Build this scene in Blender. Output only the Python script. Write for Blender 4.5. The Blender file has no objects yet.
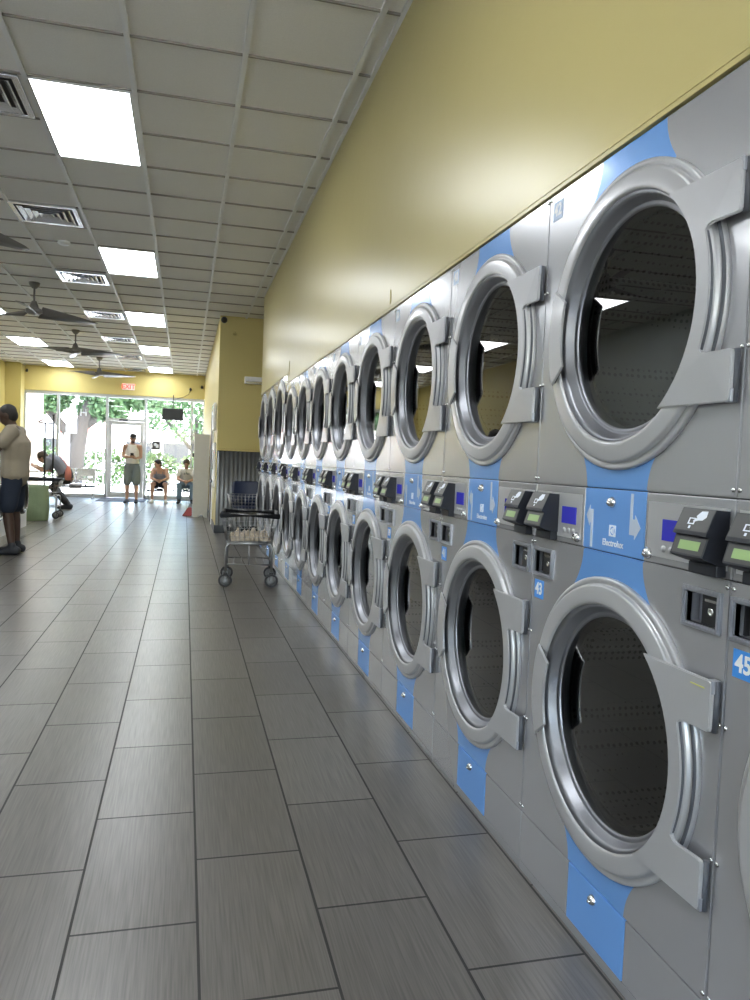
import bpy, bmesh, math, random
from mathutils import Vector, Matrix, noise as mnoise
random.seed(7)
PI = math.pi
C = bpy.context.scene.collection
SC = bpy.context.scene

# ------------------------------------------------------------------ materials
def mat(name, col, rough=.5, metal=0., noise=None, bump=None, emit=None, coat=0., spec=None, trans=0.):
    m = bpy.data.materials.new(name); m.use_nodes = True
    nt = m.node_tree; b = nt.nodes['Principled BSDF']
    b.inputs['Base Color'].default_value = (*col, 1)
    b.inputs['Roughness'].default_value = rough
    b.inputs['Metallic'].default_value = metal
    b.inputs['Coat Weight'].default_value = coat
    b.inputs['Coat Roughness'].default_value = .08
    if spec is not None: b.inputs['Specular IOR Level'].default_value = spec
    if emit:
        b.inputs['Emission Color'].default_value = (*emit[0], 1)
        b.inputs['Emission Strength'].default_value = emit[1]
    tc = nt.nodes.new('ShaderNodeTexCoord')
    if noise is None: noise = (14., .06)
    n = nt.nodes.new('ShaderNodeTexNoise'); n.inputs['Scale'].default_value = noise[0]
    n.inputs['Detail'].default_value = 4
    nt.links.new(tc.outputs['Object'], n.inputs['Vector'])
    mx = nt.nodes.new('ShaderNodeMix'); mx.data_type = 'RGBA'
    a = noise[1]
    mx.inputs[6].default_value = (*[c*(1-a) for c in col], 1)
    mx.inputs[7].default_value = (*[min(1, c*(1+a)) for c in col], 1)
    nt.links.new(n.outputs['Fac'], mx.inputs[0]); nt.links.new(mx.outputs[2], b.inputs['Base Color'])
    if bump:
        n2 = nt.nodes.new('ShaderNodeTexNoise'); n2.inputs['Scale'].default_value = bump[0]
        nt.links.new(tc.outputs['Object'], n2.inputs['Vector'])
        bp = nt.nodes.new('ShaderNodeBump'); bp.inputs['Strength'].default_value = bump[1]; bp.inputs['Distance'].default_value = bump[2]
        nt.links.new(n2.outputs['Fac'], bp.inputs['Height']); nt.links.new(bp.outputs['Normal'], b.inputs['Normal'])
    return m

SILVER = (.45, .45, .47); BLUE = (.13, .31, .68)
M = {}
M['silver'] = mat('silver_paint', SILVER, .24, .6, (3, .03), coat=.4)
M['ring'] = mat('ring_plastic', (.44, .44, .455), .3, .35, (3, .03), coat=.15)
M['bowl'] = mat('bowl_metal', (.26, .265, .29), .36, .75, (3, .03))
M['gasket'] = mat('gasket_rubber', (.07, .075, .09), .45)
M['dark_cab'] = mat('cabinet_dark', (.03, .03, .035), .6)
M['blue'] = mat('blue_panel', BLUE, .35, .1, (4, .02), coat=.1)
M['sticker_blue'] = mat('sticker_blue', (.05, .25, .68), .4)
M['sticker_pale'] = mat('sticker_pale', (.45, .55, .72), .4)
M['white'] = mat('white_paint', (.82, .82, .82), .45)
M['print_white'] = mat('print_white', (.75, .8, .88), .5)
M['print_grey'] = mat('print_grey', (.5, .56, .66), .5)
M['black'] = mat('black_plastic', (.014, .014, .016), .32)
M['blackmat'] = mat('black_plastic_matte', (.012, .014, .022), .5)
M['greyblack'] = mat('reader_face', (.05, .05, .05), .35)
M['lcd'] = mat('lcd_green', (.22, .33, .13), .3, emit=((.3, .5, .15), .06))
M['lcdblue'] = mat('display_blue', (.03, .03, .3), .2, emit=((.02, .02, .4), .16))
M['chrome'] = mat('chrome', (.6, .6, .6), .18, 1.)
M['lightpanel'] = mat('control_film', (.43, .43, .44), .35, .3)
M['coin'] = mat('coin_frame', (.33, .34, .38), .35, .6)
M['yellow_mark'] = mat('yellow_marker', (.6, .6, .12), .5)

def panel_mat():
    # silver paint with a blue printed band that flares towards the door rings
    m = mat('front_panel', SILVER, .24, .6, (3, .03), coat=.4)
    nt = m.node_tree; b = nt.nodes['Principled BSDF']; N = nt.nodes.new; L = nt.links.new
    tc = N('ShaderNodeTexCoord'); sp = N('ShaderNodeSeparateXYZ'); L(tc.outputs['Object'], sp.inputs[0])
    def mth(op, a, bb=None):
        n = N('ShaderNodeMath'); n.operation = op
        for i, v in enumerate((a, bb)):
            if v is None: continue
            if isinstance(v, (int, float)): n.inputs[i].default_value = v
            else: L(v, n.inputs[i])
        return n.outputs[0]
    z = sp.outputs[2]; y = mth('ABSOLUTE', sp.outputs[1])
    d = None
    for zz in m_levels:
        k = mth('ABSOLUTE', mth('SUBTRACT', z, zz))
        d = k if d is None else mth('MINIMUM', d, k)
    w = mth('MINIMUM', mth('ADD', mth('MULTIPLY', mth('MULTIPLY', d, d), 4.0), .127), .165)
    inb = mth('MULTIPLY', mth('LESS_THAN', y, w), mth('LESS_THAN', d, .17))
    old = b.inputs['Base Color'].links[0].from_socket
    mx = N('ShaderNodeMix'); mx.data_type = 'RGBA'
    L(inb, mx.inputs[0]); L(old, mx.inputs[6]); mx.inputs[7].default_value = (*BLUE, 1)
    L(mx.outputs[2], b.inputs['Base Color'])
    L(mth('MULTIPLY', mth('SUBTRACT', 1, mth('MULTIPLY', inb, .7)), .6), b.inputs['Metallic'])
    return m

def glass_mat(name, tint=(.3, .31, .31), ior=2.0, gl=(1, 1, 1), rough=.0):
    m = bpy.data.materials.new(name); m.use_nodes = True; nt = m.node_tree
    nt.nodes.clear(); N = nt.nodes.new; L = nt.links.new
    o = N('ShaderNodeOutputMaterial'); t = N('ShaderNodeBsdfTransparent'); g = N('ShaderNodeBsdfGlossy')
    t.inputs[0].default_value = (*tint, 1); g.inputs[0].default_value = (*gl, 1); g.inputs['Roughness'].default_value = rough
    f = N('ShaderNodeFresnel'); f.inputs[0].default_value = ior
    tc = N('ShaderNodeTexCoord'); n = N('ShaderNodeTexNoise'); n.inputs['Scale'].default_value = 2.
    L(tc.outputs['Object'], n.inputs['Vector'])
    bp = N('ShaderNodeBump'); bp.inputs['Strength'].default_value = .02; bp.inputs['Distance'].default_value = .01
    L(n.outputs['Fac'], bp.inputs['Height']); L(bp.outputs['Normal'], g.inputs['Normal'])
    mx = N('ShaderNodeMixShader'); L(f.outputs[0], mx.inputs[0]); L(t.outputs[0], mx.inputs[1]); L(g.outputs[0], mx.inputs[2])
    L(mx.outputs[0], o.inputs[0]); return m
M['door_glass'] = glass_mat('door_glass', (.24, .25, .25), 1.8)
M['window_glass'] = glass_mat('window_glass', (.93, .95, .94), 1.35)

def drum_mat():
    m = mat('drum_steel', (.3, .31, .31), .35, .7)
    nt = m.node_tree; b = nt.nodes['Principled BSDF']; N = nt.nodes.new; L = nt.links.new
    tc = N('ShaderNodeTexCoord'); v = N('ShaderNodeTexVoronoi'); v.inputs['Scale'].default_value = 55; v.inputs['Randomness'].default_value = .15
    L(tc.outputs['Object'], v.inputs['Vector'])
    r = N('ShaderNodeMath'); r.operation = 'LESS_THAN'; r.inputs[1].default_value = .28; L(v.outputs['Distance'], r.inputs[0])
    mx = N('ShaderNodeMix'); mx.data_type = 'RGBA'; mx.inputs[6].default_value = (.3, .31, .31, 1); mx.inputs[7].default_value = (.01, .01, .01, 1)
    L(r.outputs[0], mx.inputs[0]); L(mx.outputs[2], b.inputs['Base Color']); return m
M['drum'] = drum_mat()

def floor_mat():
    m = bpy.data.materials.new('floor_tile'); m.use_nodes = True; nt = m.node_tree; b = nt.nodes['Principled BSDF']
    N = nt.nodes.new; L = nt.links.new
    tc = N('ShaderNodeTexCoord'); mp = N('ShaderNodeMapping')
    # brick rows run along y: swap x and y
    sp = N('ShaderNodeSeparateXYZ'); cb = N('ShaderNodeCombineXYZ'); L(tc.outputs['Object'], sp.inputs[0])
    ax = N('ShaderNodeMath'); ax.operation = 'ADD'; ax.inputs[1].default_value = FLOOR_OFF[1]; L(sp.outputs[1], ax.inputs[0])
    ay = N('ShaderNodeMath'); ay.operation = 'ADD'; ay.inputs[1].default_value = FLOOR_OFF[0]; L(sp.outputs[0], ay.inputs[0])
    L(ax.outputs[0], cb.inputs[0]); L(ay.outputs[0], cb.inputs[1])
    br = N('ShaderNodeTexBrick'); br.offset = .5; br.offset_frequency = 2
    br.inputs['Scale'].default_value = 1; br.inputs['Brick Width'].default_value = .611; br.inputs['Row Height'].default_value = .308
    br.inputs['Mortar Size'].default_value = .0035; br.inputs['Mortar Smooth'].default_value = .0; br.inputs['Bias'].default_value = 0
    br.inputs['Color1'].default_value = (.106, .097, .086, 1); br.inputs['Color2'].default_value = (.135, .125, .112, 1)
    br.inputs['Mortar'].default_value = (.02, .019, .018, 1)
    L(cb.outputs[0], br.inputs['Vector'])
    st = N('ShaderNodeMapping'); st.inputs['Scale'].default_value = (190, 5, 1); L(tc.outputs['Object'], st.inputs[0])
    n = N('ShaderNodeTexNoise'); n.inputs['Scale'].default_value = 1; n.inputs['Detail'].default_value = 5; L(st.outputs[0], n.inputs['Vector'])
    n2 = N('ShaderNodeTexNoise'); n2.inputs['Scale'].default_value = 1.7; n2.inputs['Detail'].default_value = 1; L(tc.outputs['Object'], n2.inputs['Vector'])
    mr = N('ShaderNodeMapRange'); mr.inputs[1].default_value = .3; mr.inputs[2].default_value = .7; mr.inputs[3].default_value = .72; mr.inputs[4].default_value = 1.28; L(n.outputs['Fac'], mr.inputs[0])
    mx = N('ShaderNodeMix'); mx.data_type = 'RGBA'; mx.blend_type = 'MULTIPLY'; mx.inputs[0].default_value = 1
    L(br.outputs['Color'], mx.inputs[6]); L(mr.outputs[0], mx.inputs[7])
    L(mx.outputs[2], b.inputs['Base Color'])
    r2 = N('ShaderNodeMapRange'); r2.inputs[3].default_value = .285; r2.inputs[4].default_value = .33; L(n2.outputs['Fac'], r2.inputs[0])
    ra = N('ShaderNodeMath'); ra.operation = 'MULTIPLY_ADD'; ra.inputs[1].default_value = .4; L(br.outputs['Fac'], ra.inputs[0]); L(r2.outputs[0], ra.inputs[2])
    L(ra.outputs[0], b.inputs['Roughness'])
    bp = N('ShaderNodeBump'); bp.inputs['Strength'].default_value = .12; bp.inputs['Distance'].default_value = .002
    hh = N('ShaderNodeMath'); hh.operation = 'MULTIPLY_ADD'; hh.inputs[1].default_value = -1.; hh.inputs[2].default_value = 1.; L(br.outputs['Fac'], hh.inputs[0])
    L(hh.outputs[0], bp.inputs['Height']); L(bp.outputs['Normal'], b.inputs['Normal'])
    b.inputs['Specular IOR Level'].default_value = .6
    return m
# grout lines: x = .060 + .308k ; joints y = .071 / .377 + .611k
FLOOR_OFF = (-.060 + .308*40, -.071 + .611*40)

M['wall'] = mat('yellow_wall', (.50, .425, .18), .3, 0, (1.2, .035), bump=(7, .10, .01))
M['pale'] = mat('pale_wall', (.50, .54, .52), .5, 0, (1.2, .03))
M['wall_far'] = mat('yellow_wall_plain', (.58, .485, .18), .5, 0, (1.2, .03))
M['ceil'] = mat('ceiling_tile', (.74, .725, .69), .95, 0, (160, .10), bump=(220, .25, .003))
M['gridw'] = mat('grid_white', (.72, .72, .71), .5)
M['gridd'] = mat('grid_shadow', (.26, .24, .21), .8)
M['diffuser'] = mat('light_diffuser', (.9, .9, .9), .6, emit=((.93, .97, 1.), 9.))
M['alu'] = mat('aluminium', (.48, .50, .52), .35, .4)
M['vent'] = mat('vent_metal', (.75, .76, .78), .22, .85)
M['ventdark'] = mat('vent_dark', (.03, .03, .03), .8)
M['fan'] = mat('fan_bronze', (.2, .19, .18), .35, .5)
M['corr'] = mat('corrugated_steel', (.27, .28, .29), .38, .7)
M['blackbase'] = mat('base_black', (.02, .025, .035), .4)
M['offwhite'] = mat('offwhite_metal', (.5, .49, .45), .5)
M['navy'] = mat('navy_plastic', (.02, .03, .075), .4)
M['wire'] = mat('wire_chrome', (.4, .4, .41), .3, .9)
M['bumper'] = mat('bumper_rubber', (.015, .017, .022), .45)
M['rubber'] = mat('wheel_rubber', (.03, .03, .033), .6)
M['hubgrey'] = mat('wheel_hub', (.2, .2, .205), .4, .2)
M['hamper'] = mat('green_cloth', (.25, .32, .19), .9, 0, (6, .12), bump=(9, .6, .03))
M['cloth'] = mat('tan_cloth', (.42, .36, .29), .9, 0, (30, .5))
M['red'] = mat('dark_red', (.28, .03, .03), .5)
M['exitred'] = mat('exit_red', (.8, .05, .04), .4, emit=((1, .08, .05), 1.2))
M['screen'] = mat('tv_screen', (.01, .012, .015), .45)
M['mat'] = mat('door_mat', (.12, .13, .17), .9)

# ------------------------------------------------------------------ mesh helpers
def newbm(): return bmesh.new()
def mi(faces, i):
    for f in faces: f.material_index = i
def box(bm, x0, x1, y0, y1, z0, z1, m=0, bev=0):
    vs = [bm.verts.new((x, y, z)) for x in (x0, x1) for y in (y0, y1) for z in (z0, z1)]
    q = [(0, 1, 3, 2), (4, 6, 7, 5), (0, 4, 5, 1), (2, 3, 7, 6), (0, 2, 6, 4), (1, 5, 7, 3)]
    fs = [bm.faces.new([vs[i] for i in f]) for f in q]; mi(fs, m)
    if bev:
        es = list({e for f in fs for e in f.edges})
        r = bmesh.ops.bevel(bm, geom=es, offset=bev, segments=2, affect='EDGES', profile=.5)
        mi(r['faces'], m)
    return vs
def frame_of(d):
    d = Vector(d).normalized()
    h = Vector((0, 0, 1)) if abs(d.z) < .9 else Vector((1, 0, 0))
    a = d.cross(h).normalized(); return a, d.cross(a).normalized()
def tube(bm, pts, r, n=8, m=0, closed=False, cap=True):
    pts = [Vector(p) for p in pts]; rings = []
    k = len(pts); a = None
    for i, p in enumerate(pts):
        if closed: t = (pts[(i+1) % k]-pts[i-1])
        else: t = pts[min(i+1, k-1)]-pts[max(i-1, 0)]
        t = t.normalized()
        if a is None: a, b = frame_of(t)
        else:
            a = (a - t*a.dot(t)).normalized(); b = t.cross(a)
        rr = r[i] if isinstance(r, (list, tuple)) else r
        rings.append([bm.verts.new(p + a*rr*math.cos(2*PI*j/n) + b*rr*math.sin(2*PI*j/n)) for j in range(n)])
    rng = range(k if closed else k-1)
    for i in rng:
        A, B = rings[i], rings[(i+1) % k]
        for j in range(n):
            f = bm.faces.new((A[j], A[(j+1) % n], B[(j+1) % n], B[j])); f.smooth = True; f.material_index = m
    if cap and not closed:
        f = bm.faces.new(rings[0][::-1]); f.material_index = m
        f = bm.faces.new(rings[-1]); f.material_index = m
def lathe(bm, prof, o, axis='x', n=48, m=0, close=False, smooth=True, a0=0, a1=None):
    # prof = [(t, r)] along the axis
    o = Vector(o); rings = []
    full = a1 is None
    cnt = n if full else n+1
    for t, r in prof:
        ring = []
        for j in range(cnt):
            th = 2*PI*j/n if full else a0+(a1-a0)*j/n
            c, s = r*math.cos(th), r*math.sin(th)
            v = {'x': (t, c, s), 'y': (c, t, s), 'z': (c, s, t)}[axis]
            ring.append(bm.verts.new(o+Vector(v)))
        rings.append(ring)
    K = len(rings)
    for i in range(K if close else K-1):
        A, B = rings[i], rings[(i+1) % K]
        for j in range(cnt if full else cnt-1):
            try:
                f = bm.faces.new((A[j], A[(j+1) % cnt], B[(j+1) % cnt], B[j])); f.smooth = smooth; f.material_index = m
            except ValueError: pass
    if not close and full:
        for R in (rings[0], rings[-1]):
            pass
    return rings
def disc(bm, o, r, axis='x', n=32, m=0):
    o = Vector(o)
    vs = []
    for j in range(n):
        c, s = r*math.cos(2*PI*j/n), r*math.sin(2*PI*j/n)
        vs.append(bm.verts.new(o+Vector({'x': (0, c, s), 'y': (c, 0, s), 'z': (c, s, 0)}[axis])))
    f = bm.faces.new(vs); f.material_index = m
def cyl(bm, o, r, t0, t1, axis='x', n=20, m=0):
    lathe(bm, [(t0, 0.0001), (t0, r), (t1, r), (t1, 0.0001)], o, axis, n, m, smooth=False)
def plate(bm, outer, holes, x0, x1, m=0, axis='x'):
    # flat polygon (u,v) with holes, extruded from x0 to x1 ; axis x: (x,u,v) axis y: (u,y,v) axis z: (u,v,z)
    t = bmesh.new(); es = []
    def P(u, v, w): return {'x': (w, u, v), 'y': (u, w, v), 'z': (u, v, w)}[axis]
    for lp in [outer]+list(holes):
        vs = [t.verts.new(P(u, v, x0)) for u, v in lp]
        es += [t.edges.new((vs[i], vs[(i+1) % len(vs)])) for i in range(len(vs))]
    bmesh.ops.triangle_fill(t, use_beauty=True, use_dissolve=False, edges=es)
    r = bmesh.ops.extrude_face_region(t, geom=t.faces[:])
    d = {'x': (x1-x0, 0, 0), 'y': (0, x1-x0, 0), 'z': (0, 0, x1-x0)}[axis]
    bmesh.ops.translate(t, verts=[g for g in r['geom'] if isinstance(g, bmesh.types.BMVert)], vec=d)
    for f in t.faces: f.material_index = m
    me = bpy.data.meshes.new('tmp'); t.to_mesh(me); t.free(); bm.from_mesh(me); bpy.data.meshes.remove(me)
def circ(cu, cv, r, n=64, a0=0): return [(cu+r*math.cos(a0+2*PI*i/n), cv+r*math.sin(a0+2*PI*i/n)) for i in range(n)]
def ell(bm, c, r, rot=None, m=0, u=16, v=10):
    Mx = Matrix.Translation(c) @ ((rot.to_4x4() if rot else Matrix.Identity(4))) @ Matrix.Diagonal((*r, 1))
    g = bmesh.ops.create_uvsphere(bm, u_segments=u, v_segments=v, radius=1, matrix=Mx)
    for vv in g['verts']:
        for f in vv.link_faces: f.smooth = True; f.material_index = m
def grid_rect(u0, u1, v0, v1): return [(u0, v0), (u1, v0), (u1, v1), (u0, v1)]

def link(name, me, mats, parent=None):
    o = bpy.data.objects.new(name, me); C.objects.link(o)
    if not isinstance(mats, (list, tuple)): mats = [mats]
    if not me.materials:
        for m in mats: me.materials.append(M[m] if isinstance(m, str) else m)
    if parent is not None: o.parent = parent
    return o
def obj(name, bm, mats, parent=None, fix=True):
    if fix: bmesh.ops.recalc_face_normals(bm, faces=bm.faces[:])
    me = bpy.data.meshes.new(name); bm.to_mesh(me); bm.free()
    return link(name, me, mats, parent)
def tag(o, label=None, cat=None, group=None, kind=None):
    if label: o['label'] = label
    if cat: o['category'] = cat
    if group: o['group'] = group
    if kind: o['kind'] = kind
    return o
def thing(name, label, cat, loc=(0, 0, 0), rz=0, group=None):
    o = bpy.data.objects.new(name, None); C.objects.link(o); o.empty_display_size = .1
    o.location = loc; o.rotation_euler = (0, 0, rz); return tag(o, label, cat, group)
def struct(name, bm, mats, parent=None):
    o = obj(name, bm, mats, parent)
    if parent is None: o['kind'] = 'structure'
    return o
def dup(o, parent=None):
    c = o.copy(); C.objects.link(c); c.parent = parent
    for ch in list(o.children): dup(ch, c)
    return c
def part(name, fn, mats, parent, fix=True):
    bm = newbm(); fn(bm)
    if not fix:
        for f in bm.faces: f.normal_update()
        s_ = -1 if parent.name.startswith('door') and 'ring' not in parent.name else 1
        bmesh.ops.reverse_faces(bm, faces=[f for f in bm.faces if f.normal.x*s_ < 0])
    return obj(name, bm, mats, parent, fix)
def textmesh(bm, s, size, put, depth=.0006, m=0, align='CENTER', bold=0):
    cu = bpy.data.curves.new('t', 'FONT'); cu.body = s; cu.size = size; cu.align_x = align; cu.align_y = 'CENTER'
    cu.extrude = depth/2; cu.offset = bold; cu.resolution_u = 3
    o = bpy.data.objects.new('t', cu); C.objects.link(o)
    bpy.context.view_layer.update()
    me = bpy.data.meshes.new_from_object(o.evaluated_get(bpy.context.evaluated_depsgraph_get()))
    t = bmesh.new(); t.from_mesh(me)
    for v in t.verts: v.co = Vector(put(v.co.x, v.co.y, v.co.z))
    for f in t.faces: f.material_index = m
    t.to_mesh(me); t.free(); bm.from_mesh(me)
    bpy.data.objects.remove(o); bpy.data.curves.remove(cu); bpy.data.meshes.remove(me)

# ------------------------------------------------------------------ room
HC = 3.365; XW = .985; FAR = 21.1; XL = -4.42; BACK = -5.5
b = newbm(); box(b, XL-.2, 2.2, BACK-.2, FAR+.25, -.12, 0); struct('floor', b, floor_mat())
b = newbm(); box(b, XL-.2, 2.2, BACK-.2, FAR+.25, HC+.012, HC+.12); struct('ceiling', b, 'ceil')
# suspended grid: long runners and cross tees
b = newbm()
xs = [.264+.6135*k for k in range(-8, 2)]
for x in xs:
    if x > XL: box(b, x-.015, x+.015, BACK, FAR, HC-.006, HC+.014)
box(b, XW-.022, XW, BACK, 10.33, HC-.004, HC+.014); box(b, XL, XL+.02, BACK, FAR, HC-.004, HC+.014)
struct('trim_1', b, 'gridw')
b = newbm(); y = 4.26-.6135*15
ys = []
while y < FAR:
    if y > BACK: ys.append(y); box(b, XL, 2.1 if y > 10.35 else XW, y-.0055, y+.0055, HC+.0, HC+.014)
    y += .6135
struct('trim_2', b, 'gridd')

# walls
b = newbm()
box(b, XW, 2.2, BACK, 7.62, 1.990, HC+.012); box(b, XW, 2.2, 7.62, 10.33, 2.085, HC+.012)
struct('wall_right', b, 'wall')
b = newbm()   # yellow strip that caps the dryer row, with a shadow groove
for (y0, y1, z0) in ((BACK, 7.60, 1.957), (7.60, 10.33, 2.052)):
    box(b, XW-.004, XW+.2, y0, y1, z0, z0+.0125, bev=.001); box(b, XW-.003, XW+.2, y0, y1, z0+.0145, z0+.031, bev=.001)
struct('trim_3', b, 'wall')
b = newbm(); box(b, XW-.006, XW-.0005, 7.50, 7.54, 2.02, 2.165, bev=.002); box(b, XW-.004, XW-.0005, 3.70, 3.712, 1.99, 2.06); struct('trim_4', b, 'wall')
b = newbm(); box(b, 2.0, 2.2, BACK, 12.0, 0, 1.98); box(b, 2.0, 2.2, 10.33, 12., 1.98, HC+.012); struct('wall_alley', b, 'wall_far')
b = newbm(); box(b, .48, 2.2, 12.0, FAR, 0, HC+.012); struct('wall_pillar', b, 'wall_far')
# corrugated wainscot on the pillar
b = newbm(); n = 0; pts = []
x = .485
while x < 2.0:
    pts.append((x, 11.985+.009*math.cos(2*PI*(x-.485)/.068))); x += .0068
v0 = [b.verts.new((p[0], p[1], .12)) for p in pts]; v1 = [b.verts.new((p[0], p[1], 1.29)) for p in pts]
for i in range(len(pts)-1):
    f = b.faces.new((v0[i], v0[i+1], v1[i+1], v1[i])); f.smooth = True
w0 = [b.verts.new((p[0], 11.999, .12)) for p in pts]; w1 = [b.verts.new((p[0], 11.999, 1.29)) for p in pts]
for i in range(len(pts)-1): b.faces.new((w0[i+1], w0[i], w1[i], w1[i+1])); b.faces.new((v1[i], v1[i+1], w1[i+1], w1[i]))
struct('trim_5', b, 'corr')
b = newbm(); box(b, .48, 2.0, 11.965, 12.0, 1.29, 1.325, bev=.004); struct('trim_6', b, 'wall_far')
b = newbm(); box(b, .465, 2.0, 11.965, 12.0, 0, .12, bev=.004); box(b, .465, .48, 12.0, 13.2, 0, .12); box(b, .465, .48, 14.5, FAR, 0, .12); struct('baseboard_pillar', b, 'blackbase')
b = newbm(); box(b, XL-.2, XL, BACK, FAR+.2, 0, HC+.012); box(b, XL, -4.05, FAR-.45, FAR+.2, 0, HC+.012); struct('wall_left', b, 'wall_far')
b = newbm(); box(b, XL, XL+.012, BACK, 12.5, 0, HC); struct('wall_left', b, 'pale')
b = newbm(); box(b, XL-.2, -4.0, BACK-.2, BACK, 0, HC+.012); box(b, .6, 2.2, BACK-.2, BACK, 0, HC+.012); box(b, -4.0, .6, BACK-.2, BACK, 0, .5); box(b, -4.0, .6, BACK-.2, BACK, 2.8, HC+.012); struct('wall_back', b, 'wall_far')
b = newbm()
for x in (-4.0, -2.86, -1.72, -.58, .56): box(b, x, x+.05, BACK-.15, BACK-.08, .5, 2.8)
box(b, -3.95, .56, BACK-.15, BACK-.08, .5, .56); box(b, -3.95, .56, BACK-.15, BACK-.08, 2.74, 2.8)
wb = struct('added_back_window', b, 'alu'); part('window_pane', lambda b: box(b, -3.95, .56, BACK-.12, BACK-.112, .56, 2.74), 'window_glass', wb)  # unseen window added behind the camera so daylight bounces onto the ceiling
b = newbm(); box(b, -4.05, .48, FAR, FAR+.2, 2.74, HC+.012); struct('wall_far', b, 'wall_far')

# storefront frame
xm = [-4.05, -3.24, -2.03, -1.05, .16, .48]
b = newbm()
yf0, yf1 = FAR+.03, FAR+.13
box(b, -4.05, .48, yf0, yf1, 2.66, 2.74); box(b, -4.05, -2.03, yf0, yf1, 0, .09); box(b, -1.05, .48, yf0, yf1, 0, .09)
for x in xm: box(b, x-.03, x+.03, yf0, yf1, .0, 2.66)
box(b, -2.0, -1.08, yf0, yf1, 2.05, 2.12)
box(b, -4.05, -2.06, yf0+.02, yf1-.02, .62, .65); box(b, -1.02, .45, yf0+.02, yf1-.02, .62, .65)
fr = struct('window_1', b, 'alu')
b = newbm()
for i in range(5):
    x0, x1 = xm[i]+.03, xm[i+1]-.03
    if i == 2: box(b, x0, x1, FAR+.075, FAR+.083, 2.12, 2.66)
    else: box(b, x0, x1, FAR+.075, FAR+.083, .09, 2.66)
struct('window_pane', b, 'window_glass', fr)
b = newbm()
def wput(cx, cz): return lambda x, y, z: (cx+x, FAR+.071+z, cz+y)
textmesh(b, '4 H', .26, wput(-2.72, 2.22)); textmesh(b, '0', .26, wput(-2.86, 1.92))
struct('window_lettering', b, 'print_white', fr)
# glass entrance door
b = newbm(); yd0, yd1 = FAR+.04, FAR+.09
box(b, -1.995, -1.90, yd0, yd1, .01, 2.04); box(b, -1.18, -1.085, yd0, yd1, .01, 2.04)
box(b, -1.90, -1.18, yd0, yd1, 1.95, 2.04); box(b, -1.90, -1.18, yd0, yd1, .01, .16)
dr = struct('door_1', b, 'alu')
part('door_pane', lambda b: box(b, -1.90, -1.18, FAR+.06, FAR+.067, .16, 1.95), 'window_glass', dr)
def f(b): tube(b, [(-1.90, FAR, .95), (-1.16, FAR, .95)], .015); tube(b, [(-1.9, FAR+.05, .95), (-1.9, FAR, .95)], .012); tube(b, [(-1.16, FAR+.05, .95), (-1.16, FAR, .95)], .012)
part('door_push_bar', f, 'alu', dr)
part('door_closer', lambda b: box(b, -1.72, -1.5, FAR-.0, FAR+.039, 2.05, 2.1, bev=.006), 'ventdark', dr)
# dark service door in the side wall
b = newbm(); box(b, .466, .479, 13.55, 14.35, .0, 1.96); d2 = struct('door_2', b, 'ventdark')
part('door_frame', lambda b: (box(b, .46, .479, 13.49, 13.545, 0, 2.02), box(b, .46, .479, 14.355, 14.41, 0, 2.02), box(b, .46, .479, 13.545, 14.355, 1.965, 2.02)), 'white', d2)

# ------------------------------------------------------------------ ceiling things
def make_light():
    t = thing('ceiling_light', '', 'ceiling light')
    def fr(b):
        for (a0, a1, c0, c1) in ((-.298, .298, -.604, -.585), (-.298, .298, .585, .604), (-.298, -.28, -.585, .585), (.28, .298, -.585, .585)):
            box(b, a0, a1, c0, c1, -.006, .0105)
    part('frame', fr, 'gridw', t)
    part('diffuser', lambda b: box(b, -.28, .28, -.585, .585, -.002, .009), 'diffuser', t)
    return t
L0 = make_light(); first = True
ordn = ['nearest', 'second', 'third', 'fourth', 'fifth', 'sixth', 'seventh', 'eighth', 'ninth']
used = 0
for col, x in (('right', -.6625), ('left', -3.115)):
    for k in range(-2, 5):
        yy = 5.487+3.68*k
        t = L0 if used == 0 else dup(L0)
        used += 1
        t.location = (x, yy, HC)
        t['label'] = ('large bright ceiling panel at the upper left, closest lit panel to the camera' if (col == 'right' and k == 0) else
                      f'flat white lit ceiling panel, {["behind the camera, rear one", "behind the camera, front one", "nearest", "second nearest", "third nearest", "fourth nearest", "fifth and farthest"][k+2]} of the {col} hand row')
        t['group'] = 'lit ceiling panels'
def make_vent():
    t = thing('ceiling_vent', '', 'air vent')
    def fr(b):
        for r0, r1, z in ((.285, .245, -.006),):
            for (a0, a1, c0, c1) in ((-r0, r0, -r0, -r1), (-r0, r0, r1, r0), (-r0, -r1, -r1, r1), (r1, r0, -r1, r1)): box(b, a0, a1, c0, c1, -.012, .009, bev=.002)
    part('frame', fr, 'vent', t)
    part('backing', lambda b: box(b, -.244, .244, -.244, .244, .004, .01), 'ventdark', t)
    for i, r in enumerate((.225, .17, .115, .06)):
        def lv(b, r=r):
            for k in range(4):
                a = k*PI/2; c, s = math.cos(a), math.sin(a)
                def R(u, v, z): return b.verts.new((c*u-s*v, s*u+c*v, z))
                q = [R(r, -r, -.016), R(r, r, -.016), R(r-.034, r-.034, .004), R(r-.034, -r+.034, .004)]
                q2 = [R(r-.004, -r+.004, -.016), R(r-.004, r-.004, -.016), R(r-.038, r-.038, .004), R(r-.038, -r+.038, .004)]
                b.faces.new(q); b.faces.new(q2[::-1])
                b.faces.new((q[0], q2[0], q2[1], q[1]))
        bm = newbm(); lv(bm); obj('louver', bm, 'vent', t, fix=False)
    return t
V0 = make_vent(); u = 0
vy = [5.17, 7.60, 10.15, 12.70, 15.28, 17.85, 20.4]
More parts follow.
